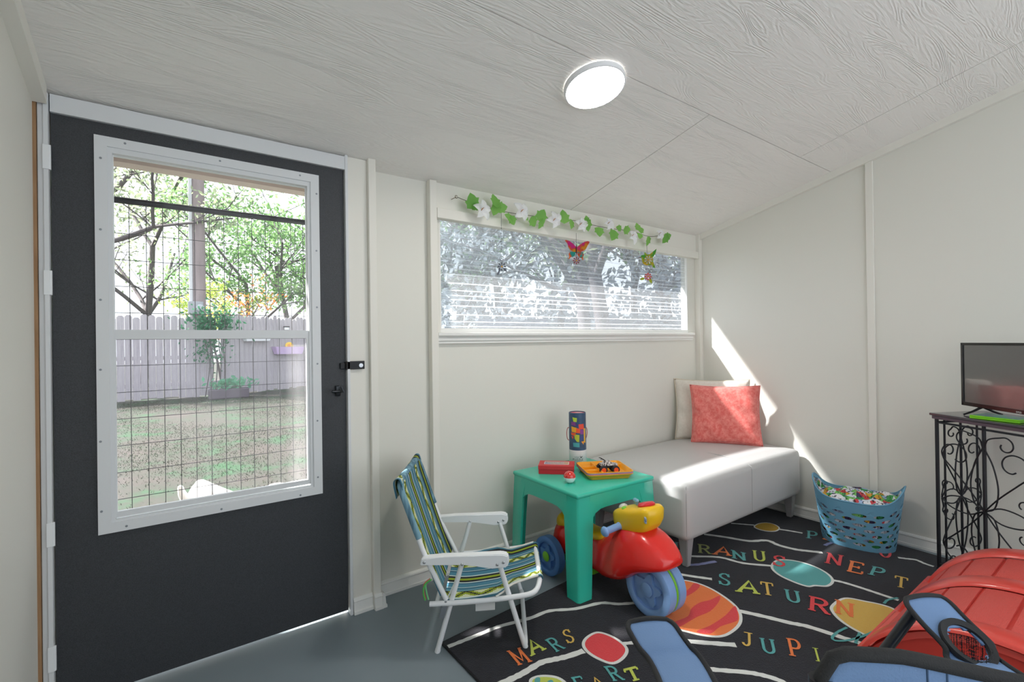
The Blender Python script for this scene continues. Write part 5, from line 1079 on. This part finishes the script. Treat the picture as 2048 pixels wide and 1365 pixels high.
fL = armsurf([LA, onz(1325, 1290, .640), onz(1368, 1350, .625), cq(.10, -.01, .625), cq(.0, .0, .66)], .085, lw)
rm = onz(1935, 1290, .615)
fR = armsurf([RA, onz(1890, 1245, .635), rm, onz(1985, 1350, .600), cq(.02, CW, .64)], .088, lw)
for fn_, nm in ((fL, 'l'), (fR, 'r')):
    b = BM(); grid(b, fn_, 10, 30)
    if nm == 'r':      # cut the cup-holder opening
        cen = rm; kill = [f for f in b.faces if (f.calc_center_median()-cen).length < .030]; bmesh.ops.delete(b, geom=kill, context='FACES')
    ar = obj('arm_strap', b, CANV, camp, smooth=180); md = ar.modifiers.new('solid', 'SOLIDIFY'); md.thickness = .004
    b = BM(); tube(b, [fn_(0, v/30) for v in range(30, 0, -1)]+[fn_(u/6, 0) for u in range(7)]+[fn_(1, v/30) for v in range(1, 31)], .0046, 8); obj('piping', b, PIPE, ar, smooth=180)
cn = (fR(0, .5)-fR(1, .5)).cross(fR(.5, .55)-fR(.5, .45)).normalized(); cn = cn if cn.z > 0 else -cn
b = BM(); lathe(b, [(.030, .004), (.040, .006), (.0415, .0), (.040, -.004), (.030, -.004), (.030, .004)], rm+Vector((0, 0, .002)), 40, cn, close=False); cup = obj('cup_ring', b, PIPE, camp, smooth=60)
def net_mat():
    m = bpy.data.materials.new('black_net'); m.use_nodes = True; nt = m.node_tree; bs = nt.nodes['Principled BSDF']; bs.inputs['Base Color'].default_value = (.012, .012, .013, 1); out = nt.nodes['Material Output']
    tc = nt.nodes.new('ShaderNodeTexCoord'); v = nt.nodes.new('ShaderNodeTexVoronoi'); v.inputs['Scale'].default_value = 330; v.inputs['Randomness'].default_value = .25; nt.links.new(tc.outputs['Object'], v.inputs['Vector'])
    lt = nt.nodes.new('ShaderNodeMath'); lt.operation = 'LESS_THAN'; lt.inputs[1].default_value = .56; nt.links.new(v.outputs['Distance'], lt.inputs[0]); tr = nt.nodes.new('ShaderNodeBsdfTransparent'); mx = nt.nodes.new('ShaderNodeMixShader')
    nt.links.new(lt.outputs[0], mx.inputs[0]); nt.links.new(bs.outputs[0], mx.inputs[1]); nt.links.new(tr.outputs[0], mx.inputs[2]); nt.links.new(mx.outputs[0], out.inputs[0]); return m
b = BM(); lathe(b, [(.032, 0), (.031, -.05), (.028, -.10), (0, -.10)], rm, 24, (0, 0, 1), close=False); obj('cup_net', b, net_mat(), cup, smooth=60)
for p_, q_, r_ in ((RA+Vector((0, 0, -.004)), cq(.50, .03, .022), .0095), (LA+Vector((0, 0, -.004)), cq(.50, CW-.03, .022), .0095), (cq(0, 0, .86), cq(.02, .02, .35), .009), (cq(0, CW, .86), cq(.02, CW-.02, .35), .009), (cq(.44, .02, .42), cq(.0, CW-.02, .022), .0095), (cq(.44, CW-.02, .42), cq(.0, .02, .022), .0095), (cq(.02, .0, .40), cq(.48, .0, .022), .009), (cq(.02, CW, .40), cq(.48, CW, .022), .009), (cq(.44, .02, .42), cq(.0, .0, .022), .009), (cq(.44, CW-.02, .42), cq(.0, CW, .022), .009), (cq(.02, .0, .36), cq(.0, .0, .022), .009), (cq(.02, CW, .36), cq(.0, CW, .022), .009)):
    b = BM(); tube(b, [p_, q_], r_, 10); obj('pole', b, POLE, camp, smooth=60)
gr = onz(1417, 1359, .43); b = BM(); lathe(b, [(.006, .003), (.013, .004), (.015, 0), (.006, 0)], cq(.44, .02, .437), 18); obj('grommet', b, PIPE, camp, smooth=50)

# ------------------------------------------------------------------ red arched plastic toy
RC = Vector((2.34, .25, 0)); arch = thing('arched_toy_roof', (2.34, .24, 0.0105), 'glossy red arched plastic toy roof with moulded wood planks', 'toy')
REDP = mat('red_roto_plastic', '#de4a40', .28, coat=.25, bump=(35, .25, .002)); REDW = mat('red_woodgrain', '#d8524a', .42, bump=(30, .9, .003), stretch=(2.2, 14, 14))
def prof_(t):   # t 0..1 from brim (y .66) over the crest to the far side
    pts = [(.655, .085), (.625, .090), (.585, .150), (.52, .215), (.44, .262), (.34, .288), (.24, .290), (.13, .268), (.02, .215), (-.06, .150), (-.10, .090), (-.13, .085)]
    return pts
AP_ = smoothpath([(y, z_-.004, 0) for y, z_ in prof_(0)], 4)
AX0, AX1 = 1.86, 2.76
def strip(x0, x1, lift0, i0=0, i1=None, edge=.012, ramp=False, gap=0.0):
    P = list(AP_[i0:i1]); b = BM(); R = []
    if gap: P[0] = P[0].lerp(P[1], gap); P[-1] = P[-1].lerp(P[-2], gap)
    for i, p in enumerate(P):
        t = (P[min(i+1, len(P)-1)]-P[max(i-1, 0)]).normalized(); nn = Vector((0, t.y, -t.x)); nn = Vector((0, -t.y, t.x)); nn = nn if nn.z >= 0 else -nn; lift = lift0*min(1, i/5, (len(P)-1-i)/5) if ramp else lift0
        c = Vector((0, p.x, p.y)); R.append([b.verts.new(c+Vector((x0, 0, 0))+nn*(lift-edge)), b.verts.new(c+Vector((x0+.004, 0, 0))+nn*(lift-.003)), b.verts.new(c+Vector((x0+.012, 0, 0))+nn*lift), b.verts.new(c+Vector((x1-.012, 0, 0))+nn*lift), b.verts.new(c+Vector((x1-.004, 0, 0))+nn*(lift-.003)), b.verts.new(c+Vector((x1, 0, 0))+nn*(lift-edge))])
    for A, B in zip(R, R[1:]):
        for k in range(5): b.faces.new((A[k], A[k+1], B[k+1], B[k]))
    b.faces.new(R[0]); b.faces.new(R[-1][::-1]); return b
sh = obj('shell', strip(AX0+.01, AX1-.01, .0, edge=.02), REDP, arch, smooth=50)
for (x0, x1) in ((AX1-.10, AX1), (2.29, 2.39), (AX0, AX0+.10)): obj('arch_band', strip(x0, x1, .018, 0, None, .012, True), REDP, arch, smooth=50)
N_ = len(AP_); i = 6
while i+4 < N_-5:
    for (x0, x1) in ((AX0+.102, 2.288), (2.392, AX1-.102)): obj('plank', strip(x0, x1, .007, i, i+4+1, .008, False, .22), REDW, arch, smooth=40)
    i += 4
b = BM()
for (y0, y1) in ((.59, .65), (-.125, -.065)): box(b, AX0+.02, AX1-.02, y0, y1, .0105, .086, bev=.010, seg=3)
obj('foot_rail', b, REDP, arch, smooth=50)

for x in (AX0+.02, AX1-.03):
    b = BM(); P = [Vector((x, p.x, p.y-.006)) for p in AP_]; prism(b, [Vector((x, P[0].y, .0115))]+P+[Vector((x, P[-1].y, .0115))], (.012, 0, 0)); obj('end_wall', b, REDP, arch)

# ------------------------------------------------------------------ ivy garland with hanging ornaments
z3 = lambda a, c: (840+a/3.413, 360+c/3.413)
z4 = lambda a, c: (1110+a/8.192, 420+c/8.192)
GY = 2.066
gar = thing('ivy_garland', onY(*z3(980, 270), 2.075), 'artificial ivy garland with white flowers above the ribbed window', 'garland')
b = BM(); gp = [onY(*z3(*p), GY+.008) for p in [(255, 118), (330, 148), (420, 175), (560, 213), (660, 232), (760, 245), (900, 265), (1050, 278), (1200, 313), (1300, 332), (1450, 352), (1560, 386), (1640, 380), (1700, 368)]]
tube(b, smoothpath(gp, 5), .0016, 5); obj('stem', b, mat('dark_stem', '#4d4a3c', .7), gar, smooth=80)
b = BM(); hc = onY(*z3(248, 116), GY+.01); tube(b, [hc+Vector((.007*math.cos(a), 0, .007*math.sin(a))) for a in [PI*1.7*i/12+.6 for i in range(13)]]+[gp[0]], .0016, 5); tube(b, [hc, hc+Vector((0, .05, 0))], .0016, 5); obj('hook', b, mat('brass_dark', '#6d6148', .4, .7), gar)
IVY = leafmat('ivy_leaf', '#5aa047', '#93cc68')
LF = [(0, -.48), (.22, -.40), (.46, -.30), (.42, -.06), (.52, .16), (.34, .20), (.24, .38), (0, .60), (-.24, .38), (-.34, .20), (-.52, .16), (-.42, -.06), (-.46, -.30), (-.22, -.40)]
rr = random.Random(4)
for (a, c, s, rot) in [(355, 150, 1.25, .4), (380, 182, .7, 2.4), (513, 148, 1.2, .1), (556, 190, 1.0, -1.3), (516, 200, .95, 2.9), (606, 258, .9, 1.2), (630, 275, .8, -2.6), (725, 258, .6, 1.5), (770, 282, 1.0, -2.4), (828, 245, 1.15, -.5), (825, 296, .95, 3.0), (980, 256, 1.25, .1), (1032, 300, .95, 2.9), (1139, 303, 1.2, -2.9), (1137, 268, .6, .2), (1222, 352, 1.05, 3.1), (1320, 375, 1.2, 2.7), (1358, 330, .7, 1.4), (1410, 342, .95, -1.4), (1484, 322, .8, .2), (1508, 344, .8, -1.2), (1500, 382, .75, 2.9), (1555, 415, 1.05, 3.1), (1675, 400, 1.1, 2.6), (1690, 385, .85, -1.2)]:
    p = onY(*z3(a, c), GY-.004-rr.uniform(0, .012)); s *= .031*2; b = BM(); tilt = rr.uniform(-.5, .5); tz_ = rr.uniform(-.4, .4); ax = Vector((math.cos(tz_), math.sin(tz_), 0)); az = Vector((-math.sin(tz_)*math.sin(tilt), -math.cos(tz_)*math.sin(tilt)*-1, math.cos(tilt))).normalized(); nn = ax.cross(az)
    cr, sr = math.cos(rot), math.sin(rot)
    def lp_(x, y): X, Y = x*cr-y*sr, x*sr+y*cr; return p+ax*X*s+az*Y*s+nn*(.14*abs(x)*s)
    vs = [b.verts.new(lp_(x, y)) for x, y in LF]; mid = [b.verts.new(lp_(0, y)) for y in (-.2, .1, .3)]
    loop = vs; cidx = [mid[0]]*4+[mid[1]]*2+[mid[2]]+[None]
    for i in range(14):
        a0, a1 = vs[i], vs[(i+1) % 14]; m_ = mid[0] if i in (0, 1, 2, 11, 12, 13) else (mid[1] if i in (3, 4, 9, 10) else mid[2]); b.faces.new((a0, a1, m_))
    for i0, i1, j in ((3, 3, 0), (11, 11, 0), (5, 5, 1), (9, 9, 1)): b.faces.new((vs[i0], mid[j+1], mid[j]))
    obj('leaf', b, IVY, gar, smooth=180)
PET = leafmat('petal_white', '#f2f3f5', '#fbfbff'); STA = mat('stamen', '#b98a5a', .7)
for (a, c, s, rot) in [(415, 212, 1.0, .3), (685, 222, 1.15, 0), (905, 282, 1.1, .7), (1085, 312, 1.05, 2.8), (1275, 305, 1.0, 1.9), (1440, 388, 1.0, 2.4), (1625, 375, .95, .1)]:
    p = onY(*z3(a, c), GY-.012); fr = thing if 0 else None; b = BM(); N5 = 5
    for k in range(N5):
        an = rot+2*PI*k/N5; d = Vector((math.cos(an), 0, math.sin(an))); t_ = Vector((-math.sin(an), 0, math.cos(an))); L = .036*s*(.75+.5*rr.random())
        def pf(u, v): return p+d*L*v*1.25+t_*(u-.5)*.036*s*math.sin(PI*min(1, .12+v*.86))**.8+Vector((0, -.004-.016*math.sin(PI*v*.9)+.010*(2*abs(u-.5))**2*-1, 0))
        grid(b, pf, 4, 6)
    fo = obj('flower', b, PET, gar, smooth=180, nrm=False)
    b = BM()
    for k in range(3): tube(b, [p+Vector((0, -.004, 0)), p+Vector((.006*(k-1), -.022, .008+.003*k))], .0012, 4)
    obj('stamen', b, STA, fo)
# ornaments (thin cut metal hanging from the garland)
def orn_poly(name, pts, zf, m, parent, Y=2.060, th=.0012, holes=()):
    b = BM(); holed(b, [[onY(*zf(*p), Y) for p in pts]]+[[onY(*zf(*p), Y) for p in h] for h in holes], (0, -th, 0)); return obj(name, b, m, parent)
def daisy(name, cx, cy, r, zf, m, parent, n=8, Y=2.058):
    b = BM()
    for k in range(n):
        an = 2*PI*k/n; pts = []
        for i in range(12):
            t = 2*PI*i/12; x = .66*r+.34*r*math.cos(t); y = .17*r*math.sin(t)*(1+.45*math.cos(t)); pts.append(onY(*zf(cx+x*math.cos(an)-y*math.sin(an), cy+x*math.sin(an)+y*math.cos(an)), Y))
        prism(b, pts, (0, -.001, 0))
    pts = [onY(*zf(cx+.28*r*math.cos(t), cy+.28*r*math.sin(t)), Y) for t in [2*PI*i/16 for i in range(16)]]; prism(b, pts, (0, -.0014, 0))
    o = obj(name, b, m, parent)
    b = BM(); prism(b, [onY(*zf(cx+.17*r*math.cos(t), cy+.17*r*math.sin(t)), Y-.0014) for t in [2*PI*i/12 for i in range(12)]], (0, -.002, 0)); obj('bead', b, mat('bead_gold', '#d8a64a', .3, .6), o); return o
CHAIN = mat('dark_chain', '#4c4d50', .4, .7)
def hang(zf, pts, parent, r=.0011):
    b = BM(); tube(b, [onY(*zf(*p), 2.059) for p in pts], r, 5); obj('hanging_wire', b, CHAIN, parent)
def grad(name, c1, c2, c3, sc=22):
    m = mat(name, c1, .3, .5); nt = m.node_tree; bs = nt.nodes['Principled BSDF']; tc = nt.nodes.new('ShaderNodeTexCoord'); n = nt.nodes.new('ShaderNodeTexNoise'); n.inputs['Scale'].default_value = sc; n.inputs['Detail'].default_value = 1; nt.links.new(tc.outputs['Object'], n.inputs['Vector'])
    r = nt.nodes.new('ShaderNodeValToRGB'); e = r.color_ramp.elements; e[0].position = .40; e[0].color = lin(c1); e[1].position = .60; e[1].color = lin(c3); k = e.new(.5); k.color = lin(c2); nt.links.new(n.outputs['Fac'], r.inputs[0]); nt.links.new(r.outputs[0], bs.inputs['Base Color']); return m
bf = thing('butterfly_ornament', onY(*z4(350, 640), 2.06), 'magenta and orange metal butterfly ornament with a small flower', 'ornament')
UPW = grad('wing_magenta', '#c21f7a', '#c2452f', '#c9871f'); LOW = grad('wing_orange', '#d9641f', '#b3482f', '#1f8f86')
orn_poly('upper_wing', [(160, 500), (185, 492), (240, 515), (300, 560), (345, 610), (345, 690), (300, 690), (245, 655), (215, 610), (205, 560)], z4, UPW, bf)
orn_poly('upper_wing', [(567, 528), (540, 512), (480, 525), (415, 565), (355, 615), (355, 690), (420, 685), (470, 672), (505, 640), (535, 585)], z4, UPW, bf)
orn_poly('lower_wing', [(340, 690), (325, 745), (290, 775), (255, 775), (230, 808), (220, 795), (236, 768), (222, 730), (240, 690), (300, 680)], z4, LOW, bf, 2.0605)
orn_poly('lower_wing', [(358, 690), (372, 745), (402, 782), (440, 795), (455, 828), (465, 815), (455, 780), (472, 740), (460, 700), (420, 680)], z4, LOW, bf, 2.0605)
b = BM(); pts = [onY(*z4(350, y), 2.057) for y in (585, 610, 660, 715, 735)]; tube(b, pts, [.0016, .0035, .0042, .003, .001], 8); obj('body', b, mat('ornament_body', '#5b2c3a', .3, .6), bf, smooth=80)
for s in (-1, 1): hang(z4, [(350+s*4, 590), (350+s*14, 560), (350+s*38, 530), (350+s*55, 535), (350+s*58, 556), (350+s*42, 562)], bf, .0007)
hang(z4, [(347, 380), (347, 590)], bf); hang(z4, [(350, 735), (350, 780)], bf); daisy('flower', 350, 832, 62, z4, mat('orn_mauve', '#8a4a55', .35, .5), bf)
hb = thing('hummingbird_ornament', onY(*z4(1520, 820), 2.06), 'green metal hummingbird ornament with a red flower below', 'ornament')
HBM = grad('bird_green', '#3f9a2f', '#8aa82a', '#c9a62a')
hole = [(1527+66*math.cos(t), 820+66*math.sin(t)) for t in [2*PI*i/24 for i in range(24)]]
orn_poly('body', [(1403, 752), (1440, 738), (1462, 745), (1462, 692), (1512, 732), (1550, 728), (1610, 680), (1662, 638), (1645, 720), (1600, 780), (1604, 850), (1625, 895), (1645, 955), (1605, 945), (1582, 900), (1545, 912), (1480, 908), (1440, 880), (1424, 830), (1418, 790)], z4, HBM, hb, holes=[hole])
orn_poly('beak', [(1340, 797), (1400, 770), (1416, 784)], z4, mat('beak_dark', '#6d4a45', .4, .5), hb)
daisy('cutout_flower', 1527, 820, 72, z4, mat('orn_olive', '#b09a2a', .35, .5), hb)
hang(z4, [(1503, 590), (1510, 725)], hb); hang(z4, [(1500, 905), (1480, 970), (1500, 1040)], hb, .0008); hang(z4, [(1540, 905), (1570, 960), (1540, 1040)], hb, .0008)
daisy('flower', 1522, 1095, 62, z4, mat('orn_red', '#cf3a3a', .35, .4), hb)
for pts in ([(1470, 1118), (1430, 1105), (1380, 1140), (1415, 1155), (1455, 1145)], [(1530, 1140), (1570, 1130), (1592, 1165), (1585, 1208), (1555, 1190)]): orn_poly('metal_leaf', pts, z4, mat('orn_leaf', '#a3b32a', .35, .4), hb)
do = thing('dark_flower_ornament', onY(*z3(558, 600), 2.06), 'dark metal flower ornament on a chain left of the butterfly', 'ornament')
hang(z3, [(555, 215), (555, 320)], do)
for k in range(9):
    b = BM(); c = onY(*z3(556+3*math.sin(k*2), 330+k*18), 2.058); tube(b, [c+Vector((.0025*math.cos(t)*(1 if k % 2 else .3), .0025*math.cos(t)*(.3 if k % 2 else 1), .0045*math.sin(t))) for t in [2*PI*i/10 for i in range(10)]], .0008, 4, closed=True); obj('chain_link', b, CHAIN, do)
for (cy, r_) in ((502, 8), (535, 14)):
    b = BM(); tube(b, [onY(*z3(557+r_*math.cos(t), cy+r_*1.1*math.sin(t)), 2.058) for t in [2*PI*i/14 for i in range(14)]], .0009, 4, closed=True); obj('ring', b, CHAIN, do)
DK = mat('orn_dark', '#5a5f6a', .4, .5); daisy('flower', 558, 592, 30, z3, DK, do)
for pts in ([(552, 610), (540, 612), (522, 650), (536, 646)], [(566, 605), (586, 603), (592, 628), (575, 622)]): orn_poly('metal_leaf', pts, z3, DK, do)
